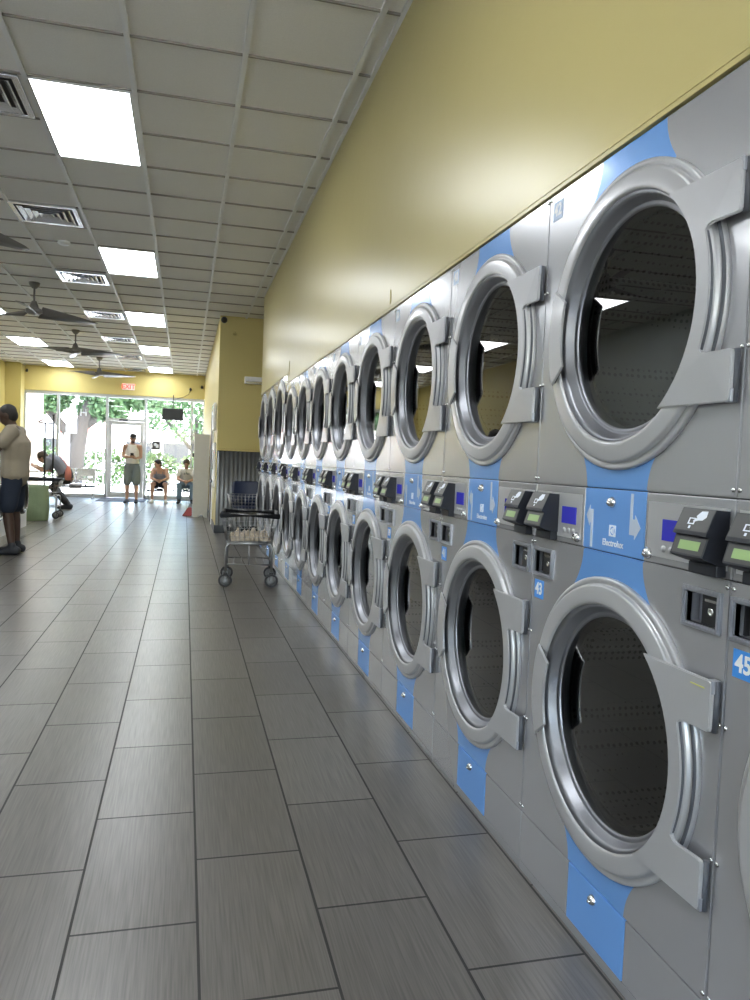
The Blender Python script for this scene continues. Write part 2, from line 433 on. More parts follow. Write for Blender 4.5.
for i, yy in enumerate(vy):
    t = V0 if i == 0 else dup(V0)
    t.location = (-1.287, yy, HC)
    t['label'] = ['square metal air vent cut off by the left edge beside the big bright panel', 'square metal air vent next to the fan blade tip at the left edge', 'square metal air vent above the nearest whole ceiling fan', 'square metal air vent level with the nearest ceiling fan blade', 'small distant air vent, third farthest in the ceiling row', 'small distant air vent, second farthest in the ceiling row', 'farthest tiny air vent just before the far yellow wall'][i]
    t['group'] = 'ceiling air vents'
def f(b): lathe(b, [(0, .001), (-.0, .06), (-.02, .065), (-.035, .045), (-.038, .001)], (0, 0, 0), 'z', 24)
bm = newbm(); f(bm); o = obj('smoke_detector', bm, 'white'); o.location = (-1.28, 8.55, HC+.011); tag(o, 'small round white smoke detector on the ceiling behind the second vent', 'smoke detector')

def make_fan():
    t = thing('ceiling_fan', '', 'ceiling fan')
    part('canopy', lambda b: lathe(b, [(0, .001), (0, .07), (-.03, .066), (-.075, .03), (-.08, .001)], (0, 0, 0), 'z', 24), 'fan', t)
    part('rod', lambda b: tube(b, [(0, 0, -.07), (0, 0, -.3)], .013), 'fan', t)
    part('motor', lambda b: lathe(b, [(-.24, .001), (-.24, .03), (-.29, .05), (-.33, .06), (-.345, .10), (-.385, .105), (-.41, .07), (-.42, .001)], (0, 0, 0), 'z', 32), 'fan', t)
    for k in range(3):
        a = k*2*PI/3; c, s = math.cos(a), math.sin(a)
        bm = newbm(); rows = []
        for i in range(13):
            q = i/12; r = .08+.76*q; w = (.075*(1-q)**.6+.03)*(1 if q < .97 else .7) + .012*math.sin(q*PI); tw = .5*(1-q)+.12
            z = -.375-.03*q
            row = []
            for (du, dz) in ((-1, 1), (0, 0), (1, -1)):
                v = du*w*math.cos(tw); zz = z+dz*w*math.sin(tw)
                row.append((c*r-s*v, s*r+c*v, zz))
            rows.append(row)
        A = [[bm.verts.new(p) for p in r] for r in rows]; B = [[bm.verts.new((p[0], p[1], p[2]-.006)) for p in r] for r in rows]
        for i in range(12):
            for j in range(2):
                f = bm.faces.new((A[i][j], A[i+1][j], A[i+1][j+1], A[i][j+1])); f.smooth = True
                f = bm.faces.new((B[i][j+1], B[i+1][j+1], B[i+1][j], B[i][j])); f.smooth = True
            bm.faces.new((A[i][0], B[i][0], B[i+1][0], A[i+1][0])); bm.faces.new((A[i][2], A[i+1][2], B[i+1][2], B[i][2]))
        for i in (0, 12):
            for j in range(2): bm.faces.new((A[i][j], A[i][j+1], B[i][j+1], B[i][j]))
        obj('blade', bm, 'fan', t)
    return t
F0 = make_fan()
for i, (fy, a) in enumerate(((6.75, 48), (10.77, 28), (14.6, -18), (18.5, -15))):
    t = F0 if i == 0 else dup(F0)
    t.location = (-1.965, fy, HC+.011); t.rotation_euler.z = math.radians(a)
    t['label'] = ['ceiling fan mostly out of the frame, only a blade tip at the left edge', 'largest whole three bladed ceiling fan near the left edge', 'middle ceiling fan between the bigger and the smaller one', 'smallest farthest ceiling fan near the yellow header'][i]
    t['group'] = 'three bladed ceiling fans'

# ------------------------------------------------------------------ stacked dryers
def make_stack(name, W, top, row0, row1, low, doors, s, coins=True, kick=.03):
    global m_levels
    m_levels = (low, row0, row1, top)
    PM = panel_mat()
    t = thing(name, '', 'stacked dryer')
    h = W/2; g = .0010
    def shell(b):
        box(b, .02, .82, -h+.001, -h+.02, 0.03, top-.004); box(b, .02, .82, h-.02, h-.001, .03, top-.004)
        box(b, .02, .82, -h+.02, h-.02, top-.02, top-.004); box(b, .8, .82, -h+.02, h-.02, .03, top-.02)
        box(b, .02, .82, -h+.02, h-.02, row0+.02, row1-.02); box(b, .02, .82, -h+.02, h-.02, .03, .05)
        for y0, y1 in ((-h+.001, h-.001),):
            for z0, z1 in ((row0-.006, row1+.006), (.03, low+.006), (top-.012, top-.004)): box(b, .0125, .021, y0, y1, z0, z1)
            box(b, .0125, .021, -h+.001, -h+.012, .03, top-.004); box(b, .0125, .021, h-.012, h-.001, .03, top-.004)
    part('cabinet', shell, 'dark_cab', t)
    part('kick_plate', lambda b: box(b, .004, .018, -h+g, h-g, 0, kick-.002, bev=.002), 'silver', t)
    # front sheets
    ch = [grid_rect(y0+.010, y1-.009, row0-.108+.009, row0-.027-.009) for y0, y1 in ((h-.125, h-.006), (-h+.018, -h+.131))] if coins else []
    def sheet(b, z0, z1, zc, R):
        plate(b, grid_rect(-h+g, h-g, z0+g, z1-g), [circ(0, zc, R, 72)]+(ch if z0 < .5 else []), 0, .012)
        es = [e for e in b.edges if e.is_boundary is False and len(e.link_faces) == 2 and e.calc_face_angle(0) > 1.3 and all(abs(v.co.x) < 1e-4 for v in e.verts)
              and (abs(e.verts[0].co.y-e.verts[1].co.y) > .5 or abs(e.verts[0].co.z-e.verts[1].co.z) > .5)]
        bmesh.ops.bevel(b, geom=es, offset=.0026, segments=2, affect='EDGES')
    R0 = .30*s
    lo, up = doors
    part('upper_front_panel', lambda b: sheet(b, row1, top, up, R0), PM, t)
    part('lower_front_panel', lambda b: sheet(b, low, row0, lo, R0), PM, t)
    bl, br = .133, -.127
    part('base_panel', lambda b: (box(b, 0, .012, bl+g-.01, h-g, kick+g, low-g, bev=.0026)), 'silver', t)
    part('base_panel', lambda b: (box(b, 0, .012, -h+g, br-g-.006, kick+g, low-g, bev=.0026)), 'silver', t)
    o = part('lint_panel', lambda b: box(b, -.0005, .012, br-.006+g, bl-.01-g, kick+g, low-g, bev=.0026), 'blue', t); o['label'] = 'blue lint panel'
    def lock(b, y, z, r=.0105):
        lathe(b, [(0.002, r*1.25), (-.004, r*1.25), (-.007, r), (-.010, r*.9), (-.010, .0001)], (0, y, z), 'x', 16)
        lathe(b, [(-.0101, .004), (-.015, .0035), (-.015, .0001)], (0, y, z-.002), 'x', 8)
    lp = o; part('lock', lambda b: lock(b, 0, low-.032), 'chrome', lp)
    # control row
    cl = part('control_panel', lambda b: (box(b, 0, .012, bl+g, h-g, row0+g, row1-g, bev=.0026), box(b, -.0012, .004, bl+.012, h-.012, row0+.016, row1-.02, m=1)), ['silver', 'lightpanel'], t)
    cr = part('control_panel', lambda b: (box(b, 0, .012, -h+g, br-g, row0+g, row1-g, bev=.0026), box(b, -.0012, .004, -h+.012, br-.012, row0+.016, row1-.02, m=1)), ['silver', 'lightpanel'], t)
    rz = row0+.02
    def buttons(b, ys):
        for y in ys:
            lathe(b, [(0, .0075), (-.003, .007), (-.0035, .0001)], (-.001, y, rz+.015), 'x', 14)
    part('display', lambda b: box(b, -.0035, .001, h-.235, h-.160, row0+.053, row0+.098, bev=.001), 'lcdblue', cl)
    part('display', lambda b: box(b, -.0035, .001, -h+.150, -h+.212, row0+.053, row0+.098, bev=.001), 'lcdblue', cr)
    part('button', lambda b: buttons(b, [h-.175, h-.198, h-.222]), 'lightpanel', cl)
    part('button', lambda b: buttons(b, [-h+.205, -h+.18, -h+.155]), 'lightpanel', cr)
    part('lock', lambda b: lock(b, h-.243, row0+.022), 'chrome', cl); part('lock', lambda b: lock(b, -h+.259, row0+.02), 'chrome', cr)
    ce = part('brand_panel', lambda b: box(b, 0, .012, br+g, bl-g, row0+g, row1-g, bev=.0026), 'blue', t); ce['label'] = 'blue panel with arrows and white lettering'
    part('lock', lambda b: lock(b, 0.006, row1-.031), 'chrome', ce)
    zc = row0
    def arrow_left(b):
        e0, e1 = -.0012, .002
        plate(b, [(.088, zc+.006), (.098, zc+.006), (.098, zc+.066), (.104, zc+.066), (.104, zc+.058), (.120, zc+.084), (.104, zc+.110), (.104, zc+.100), (.088, zc+.100)], [], e0, e1)
    def arrow_right(b):
        e0, e1 = -.0012, .002
        plate(b, [(-.070, zc+.146), (-.080, zc+.146), (-.080, zc+.088), (-.090, zc+.088), (-.090, zc+.098), (-.112, zc+.070), (-.090, zc+.042), (-.090, zc+.052), (-.070, zc+.052)], [], e0, e1)
    part('arrow_print', arrow_left, 'print_grey', ce); part('arrow_print', arrow_right, 'print_grey', ce)
    def logo(b):
        e0, e1 = -.0014, .002
        plate(b, grid_rect(-.0135, .0135, zc+.0405, zc+.0675), [circ(0, zc+.054, .0105, 24)], e0, e1)
        plate(b, [(0.001, zc+.047), (.001, zc+.061), (.009, zc+.054)], [], e0, e1)
        plate(b, [(-.002, zc+.046), (-.005, zc+.046), (-.005, zc+.062), (-.002, zc+.062)], [], e0, e1)
        textmesh(b, 'Electrolux', .0215, lambda x, y, z: (-.0012+z, -x-.004, zc+.024+y), bold=.0004)
    part('brand_print', logo, 'print_white', ce)
    # card readers
    def reader(y0, y1, side):
        z = row0
        prof = [(0, z+.128), (-.030, z+.130), (-.050, z+.086), (-.052, z+.080), (-.044, z+.078), (-.056, z+.040), (-.050, z+.036), (-.018, z+.026), (0, z+.026)]
        def body(b):
            A = [b.verts.new((p[0], y0, p[1])) for p in prof]; B = [b.verts.new((p[0], y1, p[1])) for p in prof]
            b.faces.new(A[::-1]); b.faces.new(B)
            for i in range(len(A)): b.faces.new((A[i], A[(i+1) % len(A)], B[(i+1) % len(A)], B[i]))
        r = part('card_reader', body, 'blackmat', t)
        part('reader_base', lambda b: box(b, -.022, 0, y0+.003, y1-.012, z+.003, z+.026, bev=.002), 'blackmat', r)
        def face(b):
            d = Vector((-.012, 0, -.038)).normalized(); nn = Vector((-.038, 0, .012)).normalized()
            o0 = Vector((-.044, 0, z+.078)); w0, w1 = y0+.004, y1-.004
            P = [o0+d*.004, o0+d*.037]
            vs = [b.verts.new(P[0]+Vector((0, w0, 0))+nn*.0008), b.verts.new(P[0]+Vector((0, w1, 0))+nn*.0008), b.verts.new(P[1]+Vector((0, w1, 0))+nn*.0008), b.verts.new(P[1]+Vector((0, w0, 0))+nn*.0008)]
            b.faces.new(vs)
            vs = [b.verts.new(P[0]+d*.007+Vector((0, y0+.016, 0))+nn*.0018), b.verts.new(P[0]+d*.007+Vector((0, y1-.020, 0))+nn*.0018), b.verts.new(P[0]+d*.025+Vector((0, y1-.020, 0))+nn*.0018), b.verts.new(P[0]+d*.025+Vector((0, y0+.016, 0))+nn*.0018)]
            fq = b.faces.new(vs); fq.material_index = 1
        part('reader_screen', face, ['greyblack', 'lcd'], r)
        def top(b):
            # sloped lid plus the printed hand and card symbol
            p0 = Vector((-.030, 0, z+.130)); p1 = Vector((-.050, 0, z+.086)); d = (p1-p0); nn = Vector((-.044, 0, .020)).normalized()
            def Q(u, v, e=.0006): return b.verts.new(p0+d*v+nn*e+Vector((0, y1-(y1-y0)*u, 0)))
            b.faces.new([Q(.02, .03), Q(.98, .03), Q(.98, .97), Q(.02, .97)])
            fs = []
            hand = [(.62, .12), (.80, .10), (.82, .36), (.74, .50), (.62, .52), (.50, .60), (.47, .54), (.56, .42), (.52, .34)]
            fs.append(b.faces.new([Q(u, v, .0012) for u, v in hand]))
            for (a, c, dd, e) in ((.34, .42, .38, .70), (.50, .42, .54, .70), (.38, .42, .50, .47), (.38, .65, .50, .70), (.41, .76, .47, .88)):
                fs.append(b.faces.new([Q(a, c, .0012), Q(dd, c, .0012), Q(dd, e, .0012), Q(a, e, .0012)]))
            for q in fs: q.material_index = 1
        part('reader_lid', top, ['greyblack', 'print_white'], r)
    reader(h-.139, h-.040, 1); reader(-h+.012, -h+.108, -1)
    # coin slots
    if coins:
        for y0, y1 in ((h-.125, h-.006), (-h+.018, -h+.131)):
            z0, z1 = row0-.108, row0-.027
            def fr(b):
                plate(b, grid_rect(y0, y1, z0, z1), [grid_rect(y0+.011, y1-.010, z0+.010, z1-.010)], -.008, .0005)
                es = [e for e in b.edges if len(e.link_faces) == 2 and e.calc_face_angle(0) > 1.2 and all(v.co.x < -.007 for v in e.verts)]
                bmesh.ops.bevel(b, geom=es, offset=.003, segments=2, affect='EDGES')
            cf = part('coin_slot', fr, 'coin', t)
            def rec(b):
                ya, yb, za, zb_ = y0+.010, y1-.009, z0+.009, z1-.009
                box(b, .030, .032, ya-.002, yb+.002, za-.002, zb_+.002); box(b, -.0005, .030, ya-.002, ya, za, zb_); box(b, -.0005, .030, yb, yb+.002, za, zb_)
                box(b, -.0005, .030, ya, yb, za-.002, za); box(b, -.0005, .030, ya, yb, zb_, zb_+.002)
            part('coin_recess', rec, 'coin', cf)
            part('coin_plate', lambda b: (box(b, .002, .0299, y0+.0105, y1-.052, z0+.012, z1-.012, bev=.001), box(b, .0012, .002, y0+.018, y1-.060, z1-.024, z1-.019, m=1), lathe(b, [(.0022, .008), (.0008, .007), (.0008, .005), (.0018, .004), (.0018, .0001)], (0, (y0+y1)/2-.021, (z0+z1)/2-.002), 'x', 16, m=1)), ['black', 'chrome'], cf)
    # screws
    zs = [low+.018, low+.28, low+.54, row0-.014, row1+.016, row1+.28, row1+.54, top-.014]
    for y in (-h+.008, h-.009):
        for z in zs: part('screw', (lambda y, z: lambda b: lathe(b, [(.001, .005), (-.002, .005), (-.004, .003), (-.004, .0001)], (0, y, z), 'x', 10))(y, z), 'chrome', t)
    # doors
    for nm, zc_ in (('lower_door', lo), ('upper_door', up)):
        c = (0, -.008, zc_)
        wc = 0 if s > 1.1 else (.004 if zc_ > 1 else -.005); hz_ = (.123, .221) if s < 1.1 else (.148, .265)
        def frame(b):
            P = [(.03, .299), (0, .336), (-.008, .336), (-.0105, .3345), (-.0115, .331), (-.0118, .324), (-.0095, .3225), (-.0095, .3195), (-.017, .3185), (-.0205, .3165), (-.0215, .312),
                 (-.0235, .286), (-.0238, .2795), (-.0225, .2755), (-.0185, .2725), (.01, .276), (.03, .286)]
            global PB_; PB_ = [(-.0185, .2723), (-.004, .263), (.014, .2545), (.0165, .2525), (.0150, .2500), (.0155, .2450), (.0185, .2420), (.05, .240), (.05, .262), (.01, .274)]
            lathe(b, [(x, r*s) for x, r in P], c, 'x', 96, close=True)
            for e in b.edges:
                if len(e.link_faces) == 2 and e.calc_face_angle(0) > .55: e.smooth = False
        dp = part('door', frame, 'ring', t)
        part('door_bowl', lambda b: lathe(b, [(x, r*s) for x, r in PB_], c, 'x', 96, close=True), 'bowl', dp)
        def seal(b):
            for r0, r1, x in ((.3135, .3085, -.0255), (.3035, .2965, -.0262), (.334, .3275, -.014)):
                lathe(b, [(-.009, r0*s), (x, r0*s), (x, r1*s), (-.009, r1*s)], c, 'x', 20, a0=PI-.42, a1=PI+.42)
        part('door_seal', seal, 'gasket', dp)
        # flat hinge plate with two wings, cut out along the ring between them
        def pl(b):
            tip = W/2-.014-.002; ri = .272*s; R = .311*s; ws = 1 if s < 1.1 else 1.2; za, zb = .123*ws, .221*ws
            lp = []
            th = math.asin(zb/ri)
            for i in range(21):      # inner edge, upper to lower, through -u
                a_ = (PI-th)+(2*th)*i/20; lp.append((ri*math.cos(a_), ri*math.sin(a_)))
            lp += [(-tip+.008, -zb), (-tip+.002, -zb+.002), (-tip, -zb+.008), (-tip, -za-.008), (-tip+.002, -za-.002), (-tip+.008, -za)]
            tc = math.asin(za/R)
            lp += [(-R*math.cos(tc)-.022, -za), (-R*math.cos(tc)-.012, -za+.002), (-R*math.cos(tc)-.005, -za+.009)]
            for i in range(11):
                a_ = PI+tc*.85-(2*tc*.85)*i/10; lp.append((R*math.cos(a_), R*math.sin(a_)))
            lp += [(-R*math.cos(tc)-.005, za-.009), (-R*math.cos(tc)-.012, za-.002), (-R*math.cos(tc)-.022, za)]
            lp += [(-tip+.008, za), (-tip+.002, za+.002), (-tip, za+.008), (-tip, zb-.008), (-tip+.002, zb-.002), (-tip+.008, zb)]
            lp = [(u+c[1], v+zc_+wc) for u, v in lp]
            plate(b, lp, [], -.0285, -.021)
            es = [e for e in b.edges if len(e.link_faces) == 2 and e.calc_face_angle(0) > 1.2 and all(v.co.x < -.028 for v in e.verts)]
            bmesh.ops.bevel(b, geom=es, offset=.002, segments=3, affect='EDGES')
            for v in b.verts:
                u = v.co.y-c[1]
                if u < -.33*s: v.co.x += (-u-.33*s)*.12
        part('hinge_plate', pl, 'ring', dp)
        for sg in (1, -1):
            def hb(b):
                tip = W/2-.009
                tube(b, [(-.010, -tip, zc_+wc+sg*hz_[0]), (-.010, -tip, zc_+wc+sg*hz_[1])], .0065, 10)
            hh_ = part('hinge', hb, 'gasket', dp)
            part('hinge_cap', lambda b: box(b, -.0215, -.003, -W/2+.006, -W/2+.024, zc_+wc+sg*(hz_[1]-.012)-.013, zc_+wc+sg*(hz_[1]-.012)+.013, bev=.002), 'coin', dp)
        part('door_glass', lambda b: (disc(b, (.021, c[1], zc_), .243*s, 'x', 64)), 'door_glass', dp, False)
        # grab handle on the far side
        def hd(b, x0=-.036, x1=-.030, r0=.238, r1=.302, a=.40, inset=0):
            n = 16; lp = []
            for i in range(n+1):
                tt = -a-.02+(2*a+.02)*i/n; lp.append(((r1-inset)*s*math.cos(tt)+c[1], (r1-inset)*s*math.sin(tt)+zc_))
            for i in range(n+1):
                tt = a*.86-(2*a*.86)*i/n; lp.append(((r0+inset)*s*math.cos(tt)+c[1], (r0+inset)*s*math.sin(tt)+zc_))
            plate(b, lp, [], x0, x1)
            es = [e for e in b.edges if len(e.link_faces) == 2 and e.calc_face_angle(0) > 1.2 and all(v.co.x < x0+.0005 for v in e.verts)]
            bmesh.ops.bevel(b, geom=es, offset=.002, segments=2, affect='EDGES')
        hdl = part('handle', hd, 'ring', dp)
        def back(b):
            hd(b, -.0298, -.0262, .241, .298, .39, .002)
            n = 14; lp = []
            for i in range(n+1):
                tt = -.36+.72*i/n; lp.append((.296*s*math.cos(tt)+c[1], .296*s*math.sin(tt)+zc_))
            for i in range(n+1):
                tt = .36-.72*i/n; lp.append((.283*s*math.cos(tt)+c[1], .283*s*math.sin(tt)+zc_))
            plate(b, lp, [], -.0265, -.0215)
        part('handle_backing', back, 'blackmat', dp)
        # drum
        def drum(b):
            lathe(b, [(.05, .232*s), (.06, .30*s), (.72, .30*s), (.72, .001)], c, 'x', 48)
            for k in range(3):
                a = k*2*PI/3+.5
                y, z = math.cos(a), math.sin(a)
                p = Vector((0, c[1]+.275*s*y, zc_+.275*s*z))
                tube(b, [p+Vector((.09, 0, 0)), p+Vector((.7, 0, 0))], .03, 8)
        bm = newbm(); drum(bm); obj('drum', bm, 'drum', t, fix=False)
    return t

def sticker(parent, txt, y, z, pale=False):
    def f(b):
        box(b, -.0012, .0005, y-.027, y+.027, z-.026, z+.026)
    o = part('number_sticker', f, 'sticker_pale' if pale else 'sticker_blue', parent); o['label'] = f'{"pale" if pale else "blue"} square sticker with the number {txt}'
    bm = newbm(); textmesh(bm, txt, .046, lambda x, yy, zz: (-.0016+zz, y-x*.9, z+yy), bold=.0012); obj('number', bm, 'white', o)

S0 = make_stack('stacked_dryer', .81, 1.955, .992, 1.145, .177, (.585, 1.540), 1.04)
T0 = make_stack('stacked_dryer', .893, 2.050, 1.015, 1.172, .14, (.582, 1.608), 1.24, coins=False)
XD = .9876
lab = {-1: 'stacked pair of dryers cut off at the right edge, numbered 45 under its card reader',
       0: 'stacked pair of dryers with the largest whole doors, numbered 43 below',
       1: 'stacked pair of dryers numbered 41 below, directly left of number 43',
       2: 'third whole stacked pair of dryers counted from the right edge',
       3: 'fourth whole stacked pair of dryers counted from the right edge',
       4: 'fifth whole stacked pair of dryers counted from the right edge',
       5: 'sixth whole stacked pair of dryers counted from the right edge',
       6: 'seventh whole stacked pair of dryers, second from the taller far ones',
       7: 'eighth whole stacked pair of dryers, right beside the three taller far ones'}
first = True
for k in range(-1, 8):
    t = S0 if first else dup(S0); first = False
    t.location = (XD, 1.583+.81*k, 0)
    t['label'] = lab[k]; t['group'] = 'grey stacked dryers with blue bands'
    t['_k'] = k
stacks = [o for o in C.objects if '_k' in o.keys()]
for o in stacks:
    k = o['_k']; del o['_k']
    sticker(o, str(43-2*k), .405-.045, .845); sticker(o, str(42-2*k), .405-.05, 1.905, True)
    if k == 0:
        part('marker_line', lambda b: (box(b, -.0292, -.0280, -.385, -.345, .7845, .7865)), 'yellow_mark', o)
for j in range(3):
    t = T0 if j == 0 else dup(T0)
    t.location = (XD, 8.107+.893*j, 0)
    t['label'] = ['taller stacked dryer pair, nearest of the three at the far end', 'taller stacked dryer pair, middle of the three at the far end', 'taller stacked dryer pair, last in the row next to the yellow pillar'][j]
    t['group'] = 'taller stacked dryers at the far end'

# ------------------------------------------------------------------ small wall things
def wallbox(name, label, cat, b0, m, bev=.01, kids=()):
    bm = newbm(); box(bm, *b0, bev=bev); o = obj(name, bm, m); tag(o, label, cat)
    for nm, bb, mm in kids: part(nm, (lambda bb: lambda b: box(b, *bb, bev=.002))(bb), mm, o)
    return o
t = thing('exit_sign', 'white exit sign with red letters on the far yellow wall above the door', 'exit sign', (-1.50, FAR, 2.96))
part('housing', lambda b: box(b, -.155, .155, -.045, 0, -.085, .085, bev=.006), 'white', t)
bm = newbm(); textmesh(bm, 'EXIT', .165, lambda x, y, z: (x, -.0465+z, y), bold=.004); obj('lettering', bm, 'exitred', t)
t = thing('television', 'flat black television hanging in front of the upper window', 'television', (-.34, FAR-.28, 2.28))
part('cabinet', lambda b: box(b, -.27, .27, -.02, .03, -.155, .155, bev=.008), 'black', t)
part('screen', lambda b: box(b, -.26, .26, -.0215, -.02, -.145, .145), 'screen', t)
part('mount', lambda b: (tube(b, [(0, .03, 0), (0, .15, .02), (0, .20, .2), (0, .26, .53)], .012)), 'ventdark', t)
t = thing('window_poster', 'small dark square notice with white picture stuck on the glass right of the door', 'poster', (-.76, FAR+.068, 1.44))
part('sheet', lambda b: box(b, -.105, .105, -.002, .002, -.115, .115), 'black', t)
part('picture', lambda b: (plate(b, circ(-.02, .02, .045, 14), [], -.0035, -.002, axis='y'), box(b, -.01, .06, -.0035, -.002, -.06, .03)), 'print_white', t)
for i, (loc, lb) in enumerate((((.535, 11.95, HC-.06), 'black dome camera high at the corner of the yellow pillar'), ((-3.99, FAR-.05, 3.22), 'tiny black camera at the far left ceiling corner'), ((.40, FAR-.05, 3.06), 'tiny black camera on the far yellow wall near the right corner'), ((.10, FAR-.05, 2.98), 'small black camera on the far yellow wall with a cable running from it'))):
    bm = newbm(); ell(bm, (0, 0, 0), (.05, .05, .05) if i == 0 else (.035, .05, .035)); box(bm, -.02, .02, -.0, .05, -.015, .05)
    o = obj('security_camera', bm, 'black'); o.location = loc; tag(o, lb, 'security camera', 'wall mounted cameras')
bm = newbm(); tube(bm, [(.10, FAR-.008, 2.95), (.06, FAR-.01, 2.86), (-.06, FAR-.01, 2.78), (-.25, FAR-.01, 2.72)], .006, 6); tag(obj('cable', bm, 'ventdark'), 'thin dark cable drooping below the camera on the far yellow wall', 'cable')
t = thing('emergency_light', 'grey white emergency light box on the yellow pillar beside the last dryers', 'emergency light', (1.02, 12, 2.40))
part('housing', lambda b: box(b, -.15, .14, -.075, 0, -.05, .06, bev=.012), 'white', t)
part('lens', lambda b: box(b, -.13, .12, -.085, -.0755, -.045, -.01, bev=.004), 'vent', t)
bm = newbm(); lathe(bm, [(0, .0001), (0, .03), (-.015, .03), (-.02, .0001)], (0, 0, 0), 'y', 16); o = obj('wall_sensor', bm, 'wall_far'); o.location = (.70, 12, 3.12); tag(o, 'small round yellowish sensor high on the pillar wall', 'sensor')

# storage cabinet
t = thing('storage_cabinet', 'tall off-white metal cabinet against the side wall past the pillar', 'cabinet', (.32, 15.3, 0))
part('body', lambda b: box(b, -.15, .135, -.3, .3, .08, 1.62, bev=.006), 'offwhite', t)
part('foot_plinth', lambda b: plate(b, [(-.15, 0), (-.05, 0), (-.01, .05), (.03, .05), (.07, 0), (.135, 0), (.135, .08), (-.15, .08)], [], -.3, .3, axis='y'), 'offwhite', t)
part('latch', lambda b: box(b, -.185, -.151, -.25, -.17, 1.17, 1.25, bev=.006), 'black', t)
bm = newbm()
vs = [(-.10, -.1, 0), (.095, -.1, 0), (.095, .12, 0), (-.07, .12, 0), (.02, -.02, .17), (.09, -.02, .17), (.09, .05, .17), (.03, .05, .17)]
V = [bm.verts.new(v) for v in vs]
for q in ((0, 1, 2, 3), (4, 7, 6, 5), (0, 4, 5, 1), (1, 5, 6, 2), (2, 6, 7, 3), (3, 7, 4, 0)): bm.faces.new([V[i] for i in q])
bmesh.ops.bevel(bm, geom=bm.edges[:], offset=.012, segments=2, affect='EDGES')
o = obj('tote_bag', bm, 'red'); o.location = (.065, 15.35, 0); tag(o, 'small dark red bag slumped on the floor beside the off-white cabinet', 'bag')
# white machine and dispenser on the side wall
t = thing('change_machine', 'white wall machine with two dark slots on the side wall before the dark door', 'machine', (.479, 12.75, 0))
part('body', lambda b: box(b, -.03, 0, -.42, .42, .70, 1.42, bev=.008), 'white', t)
for y in (-.18, .16): part('slot', (lambda y: lambda b: box(b, -.034, -.0301, y-.09, y+.09, .98, 1.30, bev=.002))(y), 'black', t)
part('tray', lambda b: box(b, -.06, -.0301, .0, .16, .76, .81, bev=.004), 'black', t)
t = thing('wall_dispenser', 'glossy white box high on the side wall above the white machine', 'dispenser', (.479, 12.75, 0))
part('body', lambda b: box(b, -.05, 0, -.35, .30, 1.62, 2.06, bev=.015), 'white', t); part('lid', lambda b: box(b, -.056, -.0505, -.31, .26, 1.9, 2.03, bev=.004), 'vent', t)

# ------------------------------------------------------------------ laundry carts
def make_cart(label, loc, bumper=True, rz=0, w=.44, d=.50, top=.66, bottom=.41):
    t = thing('laundry_cart', label, 'laundry cart', loc, rz)
    hw, hd = w/2, d/2
    for sx in (-1, 1):
        for sy in (-1, 1):
            bm = newbm(); tube(bm, [(sx*hw, sy*hd, .13), (sx*hw, sy*hd, .35), (sx*(hw-.012), sy*hd, .385), (sx*(hw-.04), sy*hd, .398)], .011, 8); obj('leg', bm, 'wire', t)
    part('top_frame', lambda b: (tube(b, [(-hw+.03, -hd, .398), (hw-.03, -hd, .398)], .010), tube(b, [(-hw+.03, hd, .398), (hw-.03, hd, .398)], .010), tube(b, [(-hw+.02, -hd, .39), (-hw+.02, hd, .39)], .008), tube(b, [(hw-.02, -hd, .39), (hw-.02, hd, .39)], .008)), 'wire', t)
    def lowf(b):
        tube(b, [(-hw, -hd, .205), (hw, -hd, .205), (hw, hd, .205), (-hw, hd, .205)], .009, closed=True)
        tube(b, [(0, -hd, .205), (0, -hd, .39)], .007); tube(b, [(0, hd, .205), (0, hd, .39)], .007)
        for k in range(1, 6): tube(b, [(-hw+w*k/6, -hd, .205), (-hw+w*k/6, hd, .205)], .003, 6)
    part('lower_shelf', lowf, 'wire', t)
    B = hw+.045; Dd = hd+.045; Bb = hw+.0; Db = hd
    def basket(b):
        for k in range(6):
            q = k/5; z = bottom+(top-bottom)*q; x = Bb+(B-Bb)*q; y = Db+(Dd-Db)*q
            tube(b, [(-x, -y, z), (x, -y, z), (x, y, z), (-x, y, z)], .0045 if k in (0, 5) else .0026, 6, closed=True)
        for k in range(11):
            q = -1+2*k/10
            for s in (-1, 1):
                tube(b, [(q*Bb, s*Db, bottom), (q*B, s*Dd, top)], .0026, 6); tube(b, [(s*Bb, q*Db, bottom), (s*B, q*Dd, top)], .0026, 6)
            tube(b, [(q*Bb, -Db, bottom), (q*Bb, Db, bottom)], .0026, 6); tube(b, [(-Bb, q*Db, bottom), (Bb, q*Db, bottom)], .0026, 6)
    part('basket', basket, 'wire', t)
    if bumper:
        part('bumper', lambda b: tube(b, [(-B, -Dd, top), (B, -Dd, top), (B, Dd, top), (-B, Dd, top)], .026, 10, closed=True), 'bumper', t)
    for sx in (-1, 1):
        for sy in (-1, 1):
            x, y = sx*hw, sy*hd; oy = -.03
            bm = newbm(); box(bm, x-.018, x-.014, y+oy-.02, y+.02, .06, .115); box(bm, x+.014, x+.018, y+oy-.02, y+.02, .06, .115); box(bm, x-.018, x+.018, y-.022, y+.022, .112, .132); tube(bm, [(x-.02, y+oy, .062), (x+.02, y+oy, .062)], .006)
            fk = obj('caster', bm, 'ventdark', t)
            rr = .062
            bm = newbm(); ax = Vector((x, y+oy, rr))
            rot = math.radians(70)
            lathe(bm, [(-.011, rr*.72), (-.012, rr*.93), (-.006, rr), (.006, rr), (.012, rr*.93), (.011, rr*.72)], (0, 0, 0), 'y', 24, close=True)
            lathe(bm, [(-.007, .0001), (-.012, .012), (-.008, rr*.3), (-.007, rr*.73), (.007, rr*.73), (.008, rr*.3), (.012, .012), (.007, .0001)], (0, 0, 0), 'y', 24, m=1)
            wo = obj('wheel', bm, ['rubber', 'hubgrey'], fk); wo.location = ax
            wo.location = ax; 
    return t
